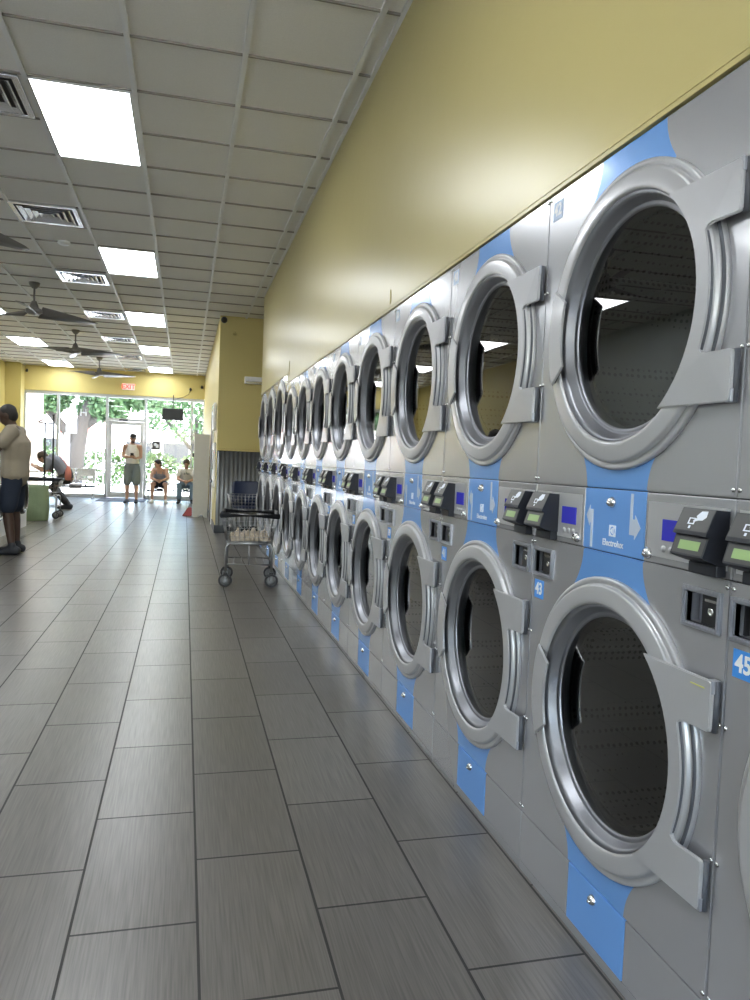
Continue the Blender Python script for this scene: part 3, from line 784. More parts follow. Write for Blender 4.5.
ct = make_cart('silver wire laundry cart with black bumper standing beside the dryers', (.615, 7.22, 0), True, -.08, .42)
# crumpled cloth lying in the basket
def crumple(name, label, loc, sx, sy, h, m, seed, cat):
    rnd = random.Random(seed); bm = newbm(); n = 44
    ph = [(rnd.uniform(-22, 22), rnd.uniform(-22, 22), rnd.uniform(0, 6)) for _ in range(9)]
    def hz(x, y):
        e = max(0, 1-(x*x)**1.5)*max(0, 1-(y*y)**1.5)
        s = abs(mnoise.noise(Vector((x*2.6+seed, y*2.6, 0))))*1.2+abs(mnoise.noise(Vector((x*6, y*6+seed, 3))))*.9
        return h*e**.35*(.25+1.1*s)
    top = [[bm.verts.new((sx*(-1+2*i/n), sy*(-1+2*j/n), .004+hz(-1+2*i/n, -1+2*j/n))) for j in range(n+1)] for i in range(n+1)]
    bot = [[bm.verts.new((sx*(-1+2*i/n), sy*(-1+2*j/n), 0)) for j in range(n+1)] for i in range(n+1)]
    for i in range(n):
        for j in range(n):
            f = bm.faces.new((top[i][j], top[i+1][j], top[i+1][j+1], top[i][j+1])); f.smooth = True; bm.faces.new((bot[i][j+1], bot[i+1][j+1], bot[i+1][j], bot[i][j]))
    for i in range(n):
        bm.faces.new((bot[i][0], bot[i+1][0], top[i+1][0], top[i][0])); bm.faces.new((top[i][n], top[i+1][n], bot[i+1][n], bot[i][n]))
        bm.faces.new((top[0][i], top[0][i+1], bot[0][i+1], bot[0][i])); bm.faces.new((bot[n][i], bot[n][i+1], top[n][i+1], top[n][i]))
    o = obj(name, bm, m); o.location = loc; tag(o, label, cat); return o
crumple('cloth_liner', 'crumpled tan patterned cloth in the bottom of the near laundry cart', (.615, 7.22, .4175), .185, .21, .07, 'cloth', 3, 'cloth')
make_cart('wire laundry cart without bumper in the alley past the last dryer', (.875, 10.85, 0), False, top=.66, bottom=.44)
def chair(label, loc, rz):
    t = thing('plastic_chair', label, 'chair', loc, rz)
    def back(b):
        n = 10; A = []; B = []
        for j, (z, hw, y) in enumerate(((.45, .21, .19), (.6, .215, .215), (.74, .215, .24), (.80, .205, .25), (.83, .17, .255))):
            A.append([b.verts.new((hw*(-1+2*i/n), y-.03*(1-(-1+2*i/n)**2)*-1, z)) for i in range(n+1)]); B.append([b.verts.new((hw*(-1+2*i/n), y+.018+.03*(1-(-1+2*i/n)**2), z)) for i in range(n+1)])
        for j in range(4):
            for i in range(n):
                f = b.faces.new((A[j][i], A[j][i+1], A[j+1][i+1], A[j+1][i])); f.smooth = True; f = b.faces.new((B[j][i+1], B[j][i], B[j+1][i], B[j+1][i+1])); f.smooth = True
        for i in range(n): b.faces.new((A[4][i], A[4][i+1], B[4][i+1], B[4][i])); b.faces.new((A[0][i+1], A[0][i], B[0][i], B[0][i+1]))
        for j in range(4): b.faces.new((A[j][0], A[j+1][0], B[j+1][0], B[j][0])); b.faces.new((A[j+1][n], A[j][n], B[j][n], B[j+1][n]))
    part('backrest', back, 'navy', t); part('seat', lambda b: box(b, -.21, .21, -.21, .20, .425, .449, bev=.01), 'navy', t)
    for sx in (-1, 1):
        for sy in (-1, 1):
            bm = newbm(); tube(bm, [(sx*.17, sy*.16, .43), (sx*.2, sy*.2, 0)], .011); obj('leg', bm, 'wire', t)
    return t
chair('navy blue plastic chair against the corrugated wall behind the carts', (.935, 11.62, 0), 0)

# left hand cart with hanging rack
lc = make_cart('laundry cart with tall garment rack beside the green hamper', (-2.42, 14.35, 0), True, 0, .50, .46, .68, .45)
def rack(b):
    tube(b, [(-.02, .2, .40), (-.02, .2, 1.68)], .015); tube(b, [(.12, .2, .40), (.12, .2, 1.84), (-.13, .2, 1.70), (-.11, .2, 1.68), (.12, .2, 1.68)], .015)
part('garment_rack', rack, 'ventdark', lc)
bm = newbm(); n = 24; rows = []
for z, q in ((0, .93), (.02, 1.0), (.2, 1.03), (.4, 1.0), (.56, .98), (.60, .96)):
    rows.append([bm.verts.new((q*.18*math.copysign(abs(math.cos(2*PI*i/n))**.55, math.cos(2*PI*i/n))*(1+.03*math.sin(5*i+z*9)), q*.17*math.copysign(abs(math.sin(2*PI*i/n))**.55, math.sin(2*PI*i/n)), z)) for i in range(n)])
for A, B in zip(rows, rows[1:]):
    for i in range(n): f = bm.faces.new((A[i], A[(i+1) % n], B[(i+1) % n], B[i])); f.smooth = True
bm.faces.new(rows[0][::-1]); 
rim = [bm.verts.new((v.co.x*.9, v.co.y*.9, .60)) for v in rows[-1]]; inn = [bm.verts.new((v.co.x*.9, v.co.y*.9, .3)) for v in rows[-1]]
for i in range(n): bm.faces.new((rows[-1][i], rows[-1][(i+1) % n], rim[(i+1) % n], rim[i])); bm.faces.new((rim[i], rim[(i+1) % n], inn[(i+1) % n], inn[i]))
bm.faces.new(inn)
o = obj('laundry_hamper', bm, 'hamper'); o.location = (-2.41, 13.72, 0); tag(o, 'green cloth laundry hamper standing on the floor left of the rack cart', 'laundry hamper')

# front loading washers along the left
def make_washer():
    t = thing('washing_machine', '', 'washing machine')
    part('body', lambda b: box(b, -.72, -.014, -.34, .34, .0, 1.08, bev=.008), 'dark_cab', t)
    def fp(b): plate(b, grid_rect(-.338, .338, .12, .93), [circ(0, .56, .235, 48)], -.013, 0)
    part('front_panel', fp, 'white', t)
    part('kick_panel', lambda b: box(b, -.013, 0, -.338, .338, .003, .115, bev=.002), 'offwhite', t)
    part('control_panel', lambda b: plate(b, [(-.013, .935), (0, .935), (-.02, 1.12), (-.10, 1.14), (-.10, 1.085), (-.013, 1.085)], [], -.338, .338, axis='y'), 'vent', t)
    dd = part('door_ring', lambda b: lathe(b, [(.0, .25), (.028, .245), (.045, .22), (.045, .19), (.02, .165), (-.02, .16), (-.02, .235), (0, .24)], (0, 0, .56), 'x', 48, close=True), 'black', t)
    part('door_glass', lambda b: disc(b, (.012, 0, .56), .165, 'x', 40), 'door_glass', dd, False)
    part('door_trim', lambda b: lathe(b, [(.0445, .222), (.050, .215), (.050, .200), (.0445, .193)], (0, 0, .56), 'x', 48, close=True), 'chrome', dd)
    part('drum', lambda b: lathe(b, [(-.02, .16), (-.05, .24), (-.5, .24), (-.5, .001)], (0, 0, .56), 'x', 32), 'drum', t)
    part('card_reader', lambda b: box(b, -.085, .01, -.06, .05, 1.145, 1.24, bev=.01), 'black', t)
    return t
W0 = make_washer()
for i in range(5):
    t = W0 if i == 0 else dup(W0)
    t.location = (-2.14, 8.28+.70*i, 0)
    t['label'] = ['white front loading washer nearest the camera, left of the man in the beige shirt', 'white front loading washer directly behind the legs of the man in the beige shirt', 'white front loading washer, middle of the left row, hidden by the man in beige', 'white front loading washer, second from the far end of the left row', 'white front loading washer with black porthole at the far end of the left row'][i]
    t['group'] = 'front loading washers along the left'

# ------------------------------------------------------------------ benches and mat
def bench(label, x0, x1, y, seats):
    t = thing('waiting_bench', label, 'bench', ((x0+x1)/2, y, 0))
    w = (x1-x0)
    part('beam', lambda b: box(b, -w/2, w/2, -.03, .03, .29, .33, bev=.004), 'ventdark', t)
    for i in range(seats):
        a = -w/2+w*i/seats+.02; c = -w/2+w*(i+1)/seats-.02
        part('seat', (lambda a, c: lambda b: box(b, a, c, -.22, .2, .372, .398, bev=.008))(a, c), 'vent', t)
        part('backrest', (lambda a, c: lambda b: plate(b, [(a+.01, .46), (c-.01, .46), (c, .74), (c-.02, .77), (a+.02, .77), (a, .74)], [grid_rect(a+.06, c-.06, .53, .56)], .2, .215, axis='y'))(a, c), 'vent', t)
        part('seat_bracket', (lambda a, c: lambda b: (tube(b, [((a+c)/2, .0, .31), ((a+c)/2, .02, .38)], .014), tube(b, [((a+c)/2, .0, .33), ((a+c)/2, .16, .36), ((a+c)/2, .222, .44), ((a+c)/2, .226, .74)], .011)))(a, c), 'ventdark', t)
    for x in (-w/2+.06, w/2-.06):
        bm = newbm(); tube(bm, [(x, -.24, .012), (x, -.2, .03), (x, 0, .06), (x, .2, .03), (x, .24, .012)], .013); tube(bm, [(x, 0, .05), (x, 0, .3)], .016); obj('leg', bm, 'alu', t)
    part('floor_bar', lambda b: tube(b, [(-w/2+.06, 0, .06), (w/2-.06, 0, .06)], .012), 'alu', t)
    for x in (-w/2, w/2):
        bm = newbm(); tube(bm, [(x, -.05, .31), (x, -.2, .36), (x, -.2, .58), (x, .18, .60)], .011); obj('armrest', bm, 'alu', t)
    return t
bench('metal waiting bench with slatted backs left of the glass door', -3.2, -2.2, 20.4, 2)
bench('metal waiting bench right of the door under the two seated people', -.93, .40, 19.67, 3).scale = (1, 1, .93)
bm = newbm(); box(bm, -2.1, -.95, 19.45, 20.85, 0, .012, bev=.004); tag(obj('door_mat', bm, 'mat'), 'dark grey mat on the floor in front of the glass door', 'door mat')

# ------------------------------------------------------------------ people
def loft(bm, secs, side=(1, 0, 0), n=12):
    # secs: (point, a along side, b across)
    P = [Vector(s[0]) for s in secs]; A = [s[1] for s in secs]; B = [s[2] for s in secs]
    side = Vector(side)
    # rounded ends
    def end(p, d, a, b_, k): return (p+d*min(a, b_)*k[0], a*k[1], b_*k[1])
    d0 = (P[0]-P[1]).normalized(); d1 = (P[-1]-P[-2]).normalized()
    L = [end(P[0], d0, A[0], B[0], (.95, .3)), end(P[0], d0, A[0], B[0], (.6, .78))]+list(zip(P, A, B))+[end(P[-1], d1, A[-1], B[-1], (.6, .78)), end(P[-1], d1, A[-1], B[-1], (.95, .3))]
    rings = []
    for i, (p, a, b_) in enumerate(L):
        t = (L[min(i+1, len(L)-1)][0]-L[max(i-1, 0)][0]).normalized()
        s = side-t*side.dot(t)
        if s.length < .1: s = Vector((0, 1, 0))-t*t.y
        s.normalize(); u = t.cross(s)
        rings.append([bm.verts.new(p+s*a*math.cos(2*PI*j/n)+u*b_*math.sin(2*PI*j/n)) for j in range(n)])
    for X, Y in zip(rings, rings[1:]):
        for j in range(n): bm.faces.new((X[j], X[(j+1) % n], Y[(j+1) % n], Y[j]))
    bm.faces.new(rings[0][::-1]); bm.faces.new(rings[-1])
def remeshed(bm, vox, smooth=2):
    bmesh.ops.recalc_face_normals(bm, faces=bm.faces[:])
    me = bpy.data.meshes.new('r'); bm.to_mesh(me); bm.free()
    o = bpy.data.objects.new('r', me); C.objects.link(o)
    md = o.modifiers.new('r', 'REMESH'); md.mode = 'VOXEL'; md.voxel_size = vox
    bpy.context.view_layer.update()
    m2 = bpy.data.meshes.new_from_object(o.evaluated_get(bpy.context.evaluated_depsgraph_get()))
    bpy.data.objects.remove(o); bpy.data.meshes.remove(me)
    b2 = newbm(); b2.from_mesh(m2); bpy.data.meshes.remove(m2)
    for _ in range(smooth): bmesh.ops.smooth_vert(b2, verts=b2.verts[:], factor=.5, use_axis_x=True, use_axis_y=True, use_axis_z=True)
    for f in b2.faces: f.smooth = True
    return b2
def hand(bm, w, d, side, curl=.5):
    # w wrist, d pointing direction, side thumb side
    w = Vector(w); d = Vector(d).normalized(); s = Vector(side); s = (s-d*s.dot(d)).normalized(); nrm = d.cross(s)
    loft(bm, [(w-d*.01, .026, .019), (w+d*.04, .036, .015), (w+d*.085, .040, .013)], s, 10)
    for k, (o_, ln) in enumerate(((.030, .065), (.010, .075), (-.010, .070), (-.029, .055))):
        b0 = w+d*.080+s*o_; b1 = b0+(d*.95-nrm*curl*.35)*ln*.5; b2 = b1+(d*(1-curl*.6)-nrm*curl)*ln*.5
        loft(bm, [(b0, .0095, .0095), (b1, .0088, .0088), (b2, .0075, .0075)], s, 8)
    b0 = w+d*.025+s*.028; b1 = b0+(d*.6+s*.6)*.035; b2 = b1+(d*.9+s*.1-nrm*.4)*.032
    loft(bm, [(b0, .012, .012), (b1, .0105, .0105), (b2, .0085, .0085)], s, 8)
def person(label, loc, rz, sc, J, skin, vox=.010, bulk=1., shoes=None, look=(0, 0)):
    """J: joints in person space, x to the person's right, y forward."""
    t = thing('person', label, 'person', loc, rz); t.scale = (sc,)*3
    V = {k: Vector(v) for k, v in J.items()}
    bm = newbm(); k = bulk
    loft(bm, [(V['pelvis']-(V['chest']-V['pelvis']).normalized()*.06, .135*k, .10*k), (V['pelvis'], .165*k, .112*k), (V['waist'], .140*k, .105*k), (V['chest'], .165*k, .115*k), (V['neck']-(V['neck']-V['chest']).normalized()*.06, .15*k, .085*k), (V['neck'], .06, .06)])
    hd = V['head']; nk = V['neck']; fw = Vector((math.sin(look[0])*math.cos(look[1]), math.cos(look[0])*math.cos(look[1]), math.sin(look[1])))
    up = Vector((0, 0, 1)); up = (up-fw*up.dot(fw)).normalized(); rt = fw.cross(up)
    loft(bm, [(nk-Vector((0, 0, .05)), .062, .062), ((nk+hd)/2, .055, .058), (hd-fw*.02, .05, .05)])
    Rm = Matrix((rt, fw, up)).transposed()
    ell(bm, hd+up*.02, (.076, .095, .098), Rm); ell(bm, hd-up*.045+fw*.028, (.055, .062, .062), Rm)
    loft(bm, [(hd+fw*.092+up*.022, .008, .008), (hd+fw*.108-up*.018, .014, .011)], rt, 8)
    for s_ in (-1, 1): ell(bm, hd+rt*.077*s_-up*.005, (.012, .02, .032), Rm)
    for s_, c in ((1, 'r'), (-1, 'l')):
        sh, el, wr = V['sh_'+c], V['el_'+c], V['wr_'+c]
        loft(bm, [(sh, .058*k, .055*k), (sh.lerp(el, .4), .050*k, .048*k), (el, .038, .038), (el.lerp(wr, .3), .041, .039), (wr, .026, .022)], (0, 1, .3))
        loft(bm, [(V['neck']-Vector((0, 0, .07)), .07, .06), (sh, .058*k, .055*k)], (0, 1, 0))
        hand(bm, wr, V.get('hd_'+c, (wr-el)), V.get('th_'+c, Vector((-s_, 0, .6))), .6)
        hp, kn, an = V['hip_'+c], V['kn_'+c], V['an_'+c]
        loft(bm, [(hp, .092*k, .095*k), (hp.lerp(kn, .4), .082*k, .082*k), (kn, .056, .058), (kn.lerp(an, .3), .056, .058), (an.lerp(kn, .1), .036, .038), (an, .036, .04)], (1, 0, 0))
        tf = V['toe_'+c]
        loft(bm, [(an-Vector((0, 0, .045))-(tf-an).normalized()*.03, .034, .03), (an.lerp(tf, .5)-Vector((0, 0, .02)), .042, .028), (tf, .042, .02)], (1, 0, 0))
    b2 = remeshed(bm, vox/sc if sc < 1 else vox)
    # face details as extra materials on the same mesh
    for s_ in (-1, 1):
        ell(b2, hd+fw*.088+rt*.032*s_+up*.018, (.014, .007, .007), Rm, m=1, u=8, v=6)
        ell(b2, hd+fw*.090+rt*.032*s_+up*.038, (.02, .006, .004), Rm, m=1, u=8, v=6)
    ell(b2, hd+fw*.086-up*.052, (.024, .008, .007), Rm, m=2, u=8, v=6)
    obj('body', b2, [skin, 'black', LIPS], t, fix=False)
    
    return t, V, (hd, fw, up, rt, Rm)
LIPS = mat('lips', (.35, .12, .1), .5)
def cloth(parent, name, lofts, m, vox=.012, ells=(), sm=2, label=None):
    bm = newbm()
    for L in lofts: loft(bm, L[0], L[1] if len(L) > 1 else (1, 0, 0))
    for e in ells: ell(bm, *e)
    o = obj(name, remeshed(bm, vox, sm), m, parent, fix=False)
    if label: o['label'] = label
    return o
def hairpart(t, H, m, size=1.0, long=0, name='hair', pts=None):
    hd, fw, up, rt, Rm = H; bm = newbm()
    ell(bm, hd+up*.042-fw*.018, (.087*size, .095*size, .088*size), Rm); ell(bm, hd+up*.0-fw*.045, (.080*size, .068*size, .09*size), Rm)
    return obj(name, remeshed(bm, .009, 1), m, t, fix=False)
def shoe(t, an, toe, m, h=.1):
    an = Vector(an); toe = Vector(toe); d = (toe-an); d.z = 0; d.normalize()
    g = Vector((an.x, an.y, 0)); bm = newbm()
    loft(bm, [(g-d*.055+Vector((0, 0, .05)), .042, .05), (g+d*.03+Vector((0, 0, .055)), .046, .052), (g+d*.11+Vector((0, 0, .038)), .048, .036), (g+d*.185+Vector((0, 0, .030)), .042, .028)], (1, 0, 0) if abs(d.y) > .5 else (0, 1, 0))
    if h > .08: loft(bm, [(g+Vector((0, 0, .06)), .05, .045), (g+Vector((0, 0, .115)), .048, .044)], (1, 0, 0))
    for v in bm.verts: v.co.z = max(v.co.z, .001)
    return obj('shoe', remeshed(bm, .009, 1), m, t, fix=False)

SK_D = mat('skin_dark', (.065, .035, .024), .5); SK_L = mat('skin_light', (.50, .30, .22), .5); SK_M = mat('skin_medium', (.40, .24, .17), .5)
HAIR = mat('hair_black', (.012, .010, .010), .6); HAIRB = mat('hair_brown', (.06, .04, .025), .6)
BEIGE = mat('beige_shirt', (.29, .25, .19), .9); NAVYS = mat('navy_shorts', (.012, .02, .04), .8); TANK = mat('white_tank', (.72, .70, .68), .9)
GREYS = mat('grey_shorts', (.17, .20, .20), .9); TEE = mat('pale_tee', (.60, .58, .54), .9); JEAN = mat('jeans_blue', (.17, .25, .34), .9); TOPG = mat('grey_top', (.22, .23, .28), .9)
SHOED = mat('dark_shoes', (.02, .022, .03), .6); PINK = mat('pink_cloth', (.62, .22, .17), .8)

def stand(dx=0):
    return dict(pelvis=(0, 0, .93), waist=(0, .0, 1.08), chest=(0, .0, 1.27), neck=(0, .0, 1.46), head=(0, .03, 1.60),
                hip_r=(.09, 0, .90), kn_r=(.105, .02, .50), an_r=(.11, -.02, .09), toe_r=(.13, .15, .03),
                hip_l=(-.09, 0, .90), kn_l=(-.105, .02, .50), an_l=(-.11, -.02, .09), toe_l=(-.13, .15, .03),
                sh_r=(.18, 0, 1.39), sh_l=(-.18, 0, 1.39), el_r=(.24, -.03, 1.12), el_l=(-.24, -.03, 1.12), wr_r=(.12, .2, 1.08), wr_l=(-.12, .2, 1.08))
# man in the beige shirt, seen from the side, facing left
J = stand(); J.update(head=(0, .085, 1.565), neck=(0, .03, 1.44), chest=(0, -.01, 1.25), waist=(0, -.0, 1.07), el_r=(.25, .14, 1.15), el_l=(-.25, .16, 1.14), wr_r=(.16, .36, 1.25), wr_l=(-.14, .34, 1.27), an_l=(-.11, .0, .09), kn_l=(-.105, .05, .50), toe_l=(-.12, .15, .03), an_r=(.11, -.01, .09), toe_r=(.12, .15, .03))
t, V, H = person('man in beige t-shirt and navy shorts standing at the left edge facing left', (-1.862, 9.25, 0), PI/2, 1.0, J, SK_D, bulk=1.0, look=(0, -.25))
hairpart(t, H, HAIR, .97)
def shirt(t, V, m, k=1.12, sleeve=.55, z0='pelvis', name='shirt', lab=None, drop=0., slim=1.):
    L = [([(V['pelvis']+Vector((0, 0, .02-drop)), (.180+drop*.2)*k, (.146+drop*.2)*k*slim), (V['waist'], .170*k, .145*k*(slim+1)/2), (V['waist'].lerp(V['chest'], .5), .178*k, .143*k), (V['chest'], .185*k, .140*k), (V['neck']-Vector((0, 0, .065)), .165*k, .098*k), (V['neck']-Vector((0, 0, .02)), .075, .072)],)]
    for c in ('r', 'l'):
        sh, el = V['sh_'+c], V['el_'+c]
        if sleeve: L.append(([(V['neck']-Vector((0, 0, .07)), .085, .07), (sh, .075*k, .072*k), (sh.lerp(el, sleeve), .068*k, .066*k)], (0, 1, .3)))
    return cloth(t, name, L, m, label=lab)
def shorts(t, V, m, k=1.12, to=.85, name='shorts', w=.1, taper=1.):
    L = [([(V['pelvis']+Vector((0, 0, .07)), .165*k, .122*k), (V['pelvis'], .182*k, .135*k), (V['pelvis']-Vector((0, 0, .06)), .17*k, .125*k)],)]
    for c in ('r', 'l'):
        hp, kn, an = V['hip_'+c], V['kn_'+c], V['an_'+c]
        S = [(hp, .105*k, .118*k), (hp.lerp(kn, .4), w*k, (w+.005)*k)]
        if to <= 1: S.append((hp.lerp(kn, to), w*k*.98, w*k*.98))
        else: S += [(kn, .075*taper, .077*taper), (kn.lerp(an, to-1), .062*taper, .062*taper)]
        L.append((S, (1, 0, 0)))
    return cloth(t, name, L, m)
shirt(t, V, BEIGE, 1.13, drop=.06, slim=.86); shorts(t, V, NAVYS, 1.02, .88, w=.098)
for c in 'rl': shoe(t, V['an_'+c], V['toe_'+c], SHOED)

# man with the cap looking at his phone
J = stand(); J.update(head=(-.02, .06, 1.575), wr_r=(.02, .25, 1.13), wr_l=(-.12, .25, 1.10), el_r=(.215, .0, 1.14), el_l=(-.205, .0, 1.12), hd_r=(-.8, .5, .1), hd_l=(.6, .4, .3), th_r=(0, .2, 1), th_l=(0, .3, 1))
BY = 18.95
t, V, H = person('man in black cap and white tank top standing at the glass door holding a phone', (-1.225, BY, 0), PI-.1, .985, J, SK_L, bulk=.93, look=(-.3, -.25))
L = [([(V['pelvis']+Vector((0, 0, .06)), .168, .125), (V['waist'], .158, .122), (V['chest'], .172, .130), (V['chest']+Vector((0, 0, .09)), .135, .105)],)]
for s_ in (-1, 1): L.append(([(V['chest']+Vector((.09*s_, 0, .05)), .04, .11), (V['neck']+Vector((.085*s_, 0, -.045)), .022, .085)],))
cloth(t, 'tank_top', L, TANK); shorts(t, V, GREYS, .92, .95, w=.112)
hd, fw, up, rt, Rm = H
bm = newbm(); ell(bm, hd+up*.062-fw*.012, (.086, .100, .066), Rm); loft(bm, [(hd+up*.055+fw*.07, .07, .012), (hd+up*.05+fw*.15, .055, .008)], rt); obj('cap', remeshed(bm, .008, 1), 'black', t, fix=False)
bm = newbm(); ell(bm, hd-up*.058+fw*.040, (.052, .054, .036), Rm); obj('beard', remeshed(bm, .008, 1), HAIR, t, fix=False)
for c in 'rl': shoe(t, V['an_'+c], V['toe_'+c], SHOED, .05)
bm = newbm(); box(bm, -.037, .037, -.075, .075, -.004, .004, bev=.002); o = obj('phone', bm, 'black')
wp = Matrix.Translation((-1.225, BY, 0)) @ Matrix.Rotation(PI-.1, 4, 'Z') @ Vector((-.05, .335, 1.165))*1.0; o.location = wp; o.rotation_euler = (.6, 0, PI); tag(o, 'black phone held by the man in the cap', 'phone')

def sit(**kw):
    J = dict(pelvis=(0, 0, .50), waist=(0, .06, .62), chest=(0, .14, .77), neck=(0, .22, .93), head=(0, .30, 1.04),
             hip_r=(.09, .04, .48), kn_r=(.17, .42, .50), an_r=(.17, .42, .09), toe_r=(.20, .58, .03),
             hip_l=(-.09, .04, .48), kn_l=(-.17, .42, .50), an_l=(-.17, .42, .09), toe_l=(-.20, .58, .03),
             sh_r=(.17, .18, .88), sh_l=(-.17, .18, .88), el_r=(.21, .36, .66), el_l=(-.21, .36, .66), wr_r=(.06, .50, .60), wr_l=(-.06, .50, .60),
             hd_r=(-.5, .6, -.2), hd_l=(.5, .6, -.2), th_r=(0, .3, 1), th_l=(0, .3, 1))
    J.update(kw); return J
J = sit(head=(.05, .30, 1.03))
t, V, H = person('person with black hair seated on the bench next to the door, leaning on their knees', (-.60, 19.62, 0), PI, .93, J, SK_L, look=(.9, -.35))
hairpart(t, H, HAIR, 1.05)
cloth(t, 'tank_top', [([(V['pelvis']+Vector((0, 0, .03)), .16, .125), (V['waist'], .155, .122), (V['chest'], .165, .125), (V['chest']+Vector((0, .02, .08)), .12, .1)],)]+[([(V['chest']+Vector((.08*q, .01, .04)), .035, .11), (V['neck']+Vector((.08*q, -.02, -.04)), .02, .08)],) for q in (-1, 1)], TOPG)
shorts(t, V, NAVYS, 1.0, .55, w=.095)
for c in 'rl': shoe(t, V['an_'+c], V['toe_'+c], 'white', .05)
J = sit(head=(0, .27, 1.06))
t, V, H = person('person in pale t-shirt and jeans seated at the right end of the bench', (.04, 19.62, 0), PI, .93, J, SK_L, look=(.1, -.55))
hairpart(t, H, HAIRB, 1.08)
shirt(t, V, TEE, 1.0, .6); shorts(t, V, JEAN, .98, 1.85, 'jeans', .095, 1.05)
bm = newbm()
for (a, c, w_, h_) in ((-.07, .80, .02, .06), (-.035, .80, .02, .06), (.0, .795, .05, .02), (.0, .83, .02, .05), (.05, .80, .02, .06)): box(bm, a-w_/2, a+w_/2, .262, .305, c-h_/2, c+h_/2)
obj('shirt_print', bm, GREYS, t)
for c in 'rl': shoe(t, V['an_'+c], V['toe_'+c], SHOED)
# woman bent forward beside the rack cart
J = dict(pelvis=(0, 0, .68), waist=(0, .08, .82), chest=(0, .20, .96), neck=(0, .36, 1.04), head=(0, .47, 1.04),
         hip_r=(.09, 0, .66), kn_r=(.12, .28, .46), an_r=(.10, -.02, .09), toe_r=(.11, .14, .03), hip_l=(-.09, 0, .66), kn_l=(-.12, .26, .46), an_l=(-.10, -.06, .09), toe_l=(-.11, .10, .03),
         sh_r=(.15, .30, 1.0), sh_l=(-.15, .30, 1.0), el_r=(.19, .38, .76), el_l=(-.19, .38, .76), wr_r=(.12, .56, .84), wr_l=(-.12, .56, .84))
t, V, H = person('person in grey top bending forward behind the rack cart near the left wall', (-2.36, 16.6, 0), PI/2-.1, 1.0, J, SK_M, look=(0, -.7))
hairpart(t, H, HAIRB, 1.08); 
cloth(t, 'top', [([(V['pelvis']+Vector((0, .02, .03)), .17, .135), (V['waist'], .16, .13), (V['chest'], .175, .13), (V['neck']-Vector((0, .07, 0.01)), .15, .10)],)]+[([(V['sh_'+c].lerp(V['neck'], .5), .08, .075), (V['sh_'+c], .07, .068), (V['sh_'+c].lerp(V['el_'+c], .7), .06, .06)], (0, 1, .3)) for c in 'rl'], TOPG)
shorts(t, V, HAIR, 1.0, 1.85, 'trousers', .09)
for c in 'rl': shoe(t, V['an_'+c], V['toe_'+c], SHOED)
t = thing('shoulder_bag', 'pinkish red bag hanging at the side of the bending person', 'bag', (-2.28, 16.25, 0))
part('pouch', lambda b: (lathe(b, [(.60, .001), (.61, .05), (.68, .065), (.78, .06), (.88, .03), (.90, .001)], (0, 0, 0), 'z', 16)), PINK, t)
part('strap', lambda b: tube(b, [(-.01, 0, .88), (-.10, .08, 1.0), (-.20, .22, 1.09)], .01), PINK, t)


# ------------------------------------------------------------------ outside
exec_outside = True
b = newbm(); box(b, -14, 14, FAR+.25, FAR+60, -.25, -.02); box(b, -14, 14, -30, BACK-.2, -.25, -.02); o = struct('ground', b, mat('concrete', (.72, .72, .70), .9, 0, (3, .08)))  # slab behind the room is added to bounce sun through the back window
GREEN = mat('leaf_green', (.06, .12, .045), .6, 0, (1.5, .5)); BARK = mat('bark', (.045, .04, .036), 1., 0, (10, .3)); BUSH = mat('bush_green', (.09, .15, .05), .6, 0, (2, .5))
def foliage(bm, cs, n, size):
    for (c, r) in cs:
        for i in range(n):
            d = Vector((random.gauss(0, 1), random.gauss(0, 1), random.gauss(0, 1))).normalized()*random.uniform(.55, 1)
            p = Vector(c)+Vector((d.x*r[0], d.y*r[1], d.z*r[2]))
            a = Vector((random.gauss(0, 1), random.gauss(0, 1), random.gauss(0, 1))).normalized(); bb = a.cross(Vector((random.random(), random.random(), random.random()+.1))).normalized()
            s = size*random.uniform(.6, 1.3)
            bm.faces.new([bm.verts.new(p+a*s), bm.verts.new(p+bb*s*.5), bm.verts.new(p-a*s), bm.verts.new(p-bb*s*.5)])
def tree(label, x, y, h, lean, crowns, n, size, r=.2):
    t = thing('tree', label, 'tree', (x, y, -.02))
    bm = newbm()
    tube(bm, [(0, 0, 0), (lean*.25, 0, h*.3), (lean*.5, 0, h*.55), (lean, 0, h*.8)], [r*1.2, r, r*.9, r*.6], 10)
    tube(bm, [(lean*.3, 0, h*.4), (lean*.3-.9, .2, h*.7), (lean*.3-1.6, .3, h*.95)], [r*.7, r*.5, r*.2], 8)
    tube(bm, [(lean*.5, 0, h*.55), (lean+.9, .2, h*.8), (lean+2.0, .1, h*1.0)], [r*.6, r*.45, r*.2], 8)
    obj('trunk', bm, BARK, t)
    bm = newbm(); foliage(bm, crowns, n, size); obj('foliage', bm, GREEN, t, fix=False); return t
tree('large spreading tree outside the window left of the door', -3.6, 26.5, 3.6, .5,
     [((-1.7, 0, 3.2), (.9, .9, .7)), ((0, 0, 3.7), (1.6, 1, .8)), ((1.3, .2, 3.2), (1.2, 1, .7)), ((2.4, .4, 3.2), (1.0, 1, .6)), ((-.9, .3, 2.9), (.8, .8, .5)), ((.9, .3, 2.6), (.9, .6, .4))], 1300, .11, .26)
tree('pale green tree outside behind the television', .3, 30, 3.4, .1, [((-.6, 0, 2.6), (1.5, 1, .9)), ((1.1, 0, 2.2), (1.2, 1, .9)), ((0, 0, 3.6), (1.6, 1, .9))], 800, .10, .12)
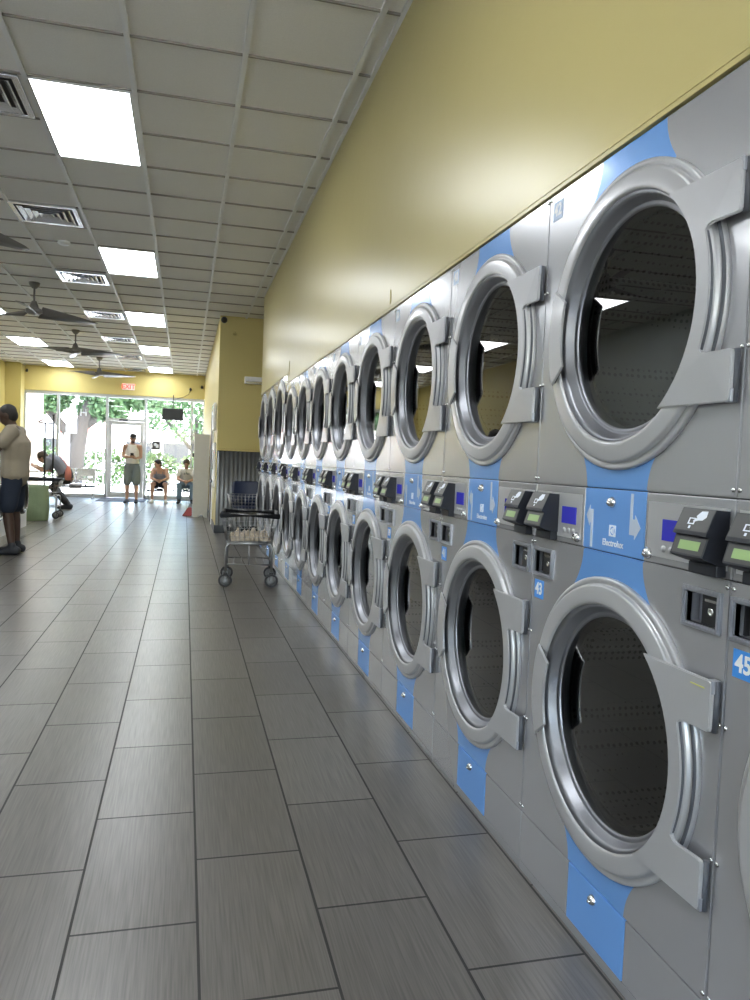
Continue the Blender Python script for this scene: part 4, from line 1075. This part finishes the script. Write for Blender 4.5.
for i, (x, y, rx, rz_) in enumerate(((-2.9, 29, 1.1, .75), (-1.1, 31, 1.0, .7), (.9, 29, 1.3, .75), (-5.2, 28, 1.0, .9))):
    bm = newbm(); foliage(bm, [((0, 0, rz_*.9), (rx, .6, rz_))], 1400, .08); o = obj('shrub', bm, BUSH, None, fix=False); o.location = (x, y, .02)
    tag(o, ['round green shrub outside just left of the glass door', 'green shrub outside seen through the glass door', 'green shrub outside behind the two seated people', 'green shrub outside behind the brick column at far left'][i], 'shrub', 'shrubs outside')
# building over the street
t = thing('shop_building', 'low white building across the street with a red sign', 'building', (0, 44, -.02))
part('wall', lambda b: box(b, -12, 9, 0, 4, 0, 3.2), 'white', t)
part('roof', lambda b: box(b, -12.3, 9.3, -.4, 4.2, 3.2, 3.6), 'gridw', t)
part('awning', lambda b: box(b, -6.6, -4.1, -.5, -.01, 2.2, 2.55), mat('sign_red', (.6, .1, .07), .6), t)['label'] = 'red shop sign'
for x in (-10, -8, -3.2, -1.2, 3, 6): part('window', lambda b: box(b, x, x+1.4, -.03, -.001, .7, 1.9), 'screen', t)
t = thing('yard_sign', 'dark pink rectangular sign outside left of the door', 'sign', (-2.65, 25.5, -.02))
part('board', lambda b: box(b, -.14, .14, -.02, .02, 1.25, 1.68), mat('pink_sign', (.38, .15, .17), .6), t)
part('post', lambda b: (box(b, -.13, -.10, -.015, .015, 0, 1.25), box(b, .1, .13, -.015, .015, 0, 1.25)), 'alu', t)
t = thing('utility_post', 'grey post with a box standing outside behind the left mullion', 'post', (-3.35, 23.6, -.02))
part('pole', lambda b: box(b, -.08, .06, -.06, .06, 0, 1.75), 'alu', t); part('meter_box', lambda b: box(b, -.03, .24, -.12, .1, 1.75, 2.45, bev=.01), 'alu', t)
t = newbm(); box(t, -4.55, -3.9, 22.3, 22.9, -.02, 3.6); o = obj('brick_column', t, mat('pale_brick', (.5, .4, .36), .9, 0, (12, .2))); tag(o, 'pale brick column outside at the left end of the storefront', 'column')

# ------------------------------------------------------------------ world, sun, camera
w = bpy.data.worlds.new('World'); SC.world = w; w.use_nodes = True; nt = w.node_tree
bg = nt.nodes['Background']; sky = nt.nodes.new('ShaderNodeTexSky'); sky.sky_type = 'NISHITA'; sky.sun_disc = False
sky.sun_elevation = math.radians(55); sky.sun_rotation = math.radians(150); sky.air_density = 1; sky.dust_density = 3
nt.links.new(sky.outputs[0], bg.inputs[0]); bg.inputs[1].default_value = SKY = 1.5
sd = bpy.data.lights.new('Sun', 'SUN'); sd.energy = 9; sd.angle = .01; sd.color = (1, .96, .9)
so = bpy.data.objects.new('sun', sd); C.objects.link(so); so.rotation_euler = (math.radians(-28), math.radians(20), 0)
so.rotation_euler = Vector((-.30, -.34, -.9)).to_track_quat('-Z', 'Y').to_euler()

cd = bpy.data.cameras.new('cam'); cam = bpy.data.objects.new('camera', cd); C.objects.link(cam); SC.camera = cam
f_px = 751.
Yc = Vector((185-375, -(456-500), -f_px)).normalized()
zb = 1.; za = .038; zcc = -(Yc.x*za+Yc.y*zb)/Yc.z
Zc = Vector((za, zb, zcc)).normalized(); Xc = Yc.cross(Zc)
R = Matrix((Xc, Yc, Zc))
cam.matrix_world = Matrix.Translation((0, 0, 1.185)) @ R.to_4x4()
cd.sensor_fit = 'VERTICAL'; cd.sensor_height = 24; cd.lens = 24*f_px/1000; cd.clip_start = .05; cd.clip_end = 300
SC.view_settings.view_transform = 'Standard'; SC.view_settings.look = 'None'; SC.view_settings.gamma = 1
SC.view_settings.exposure = 1.05; SC.view_settings.use_curve_mapping = False
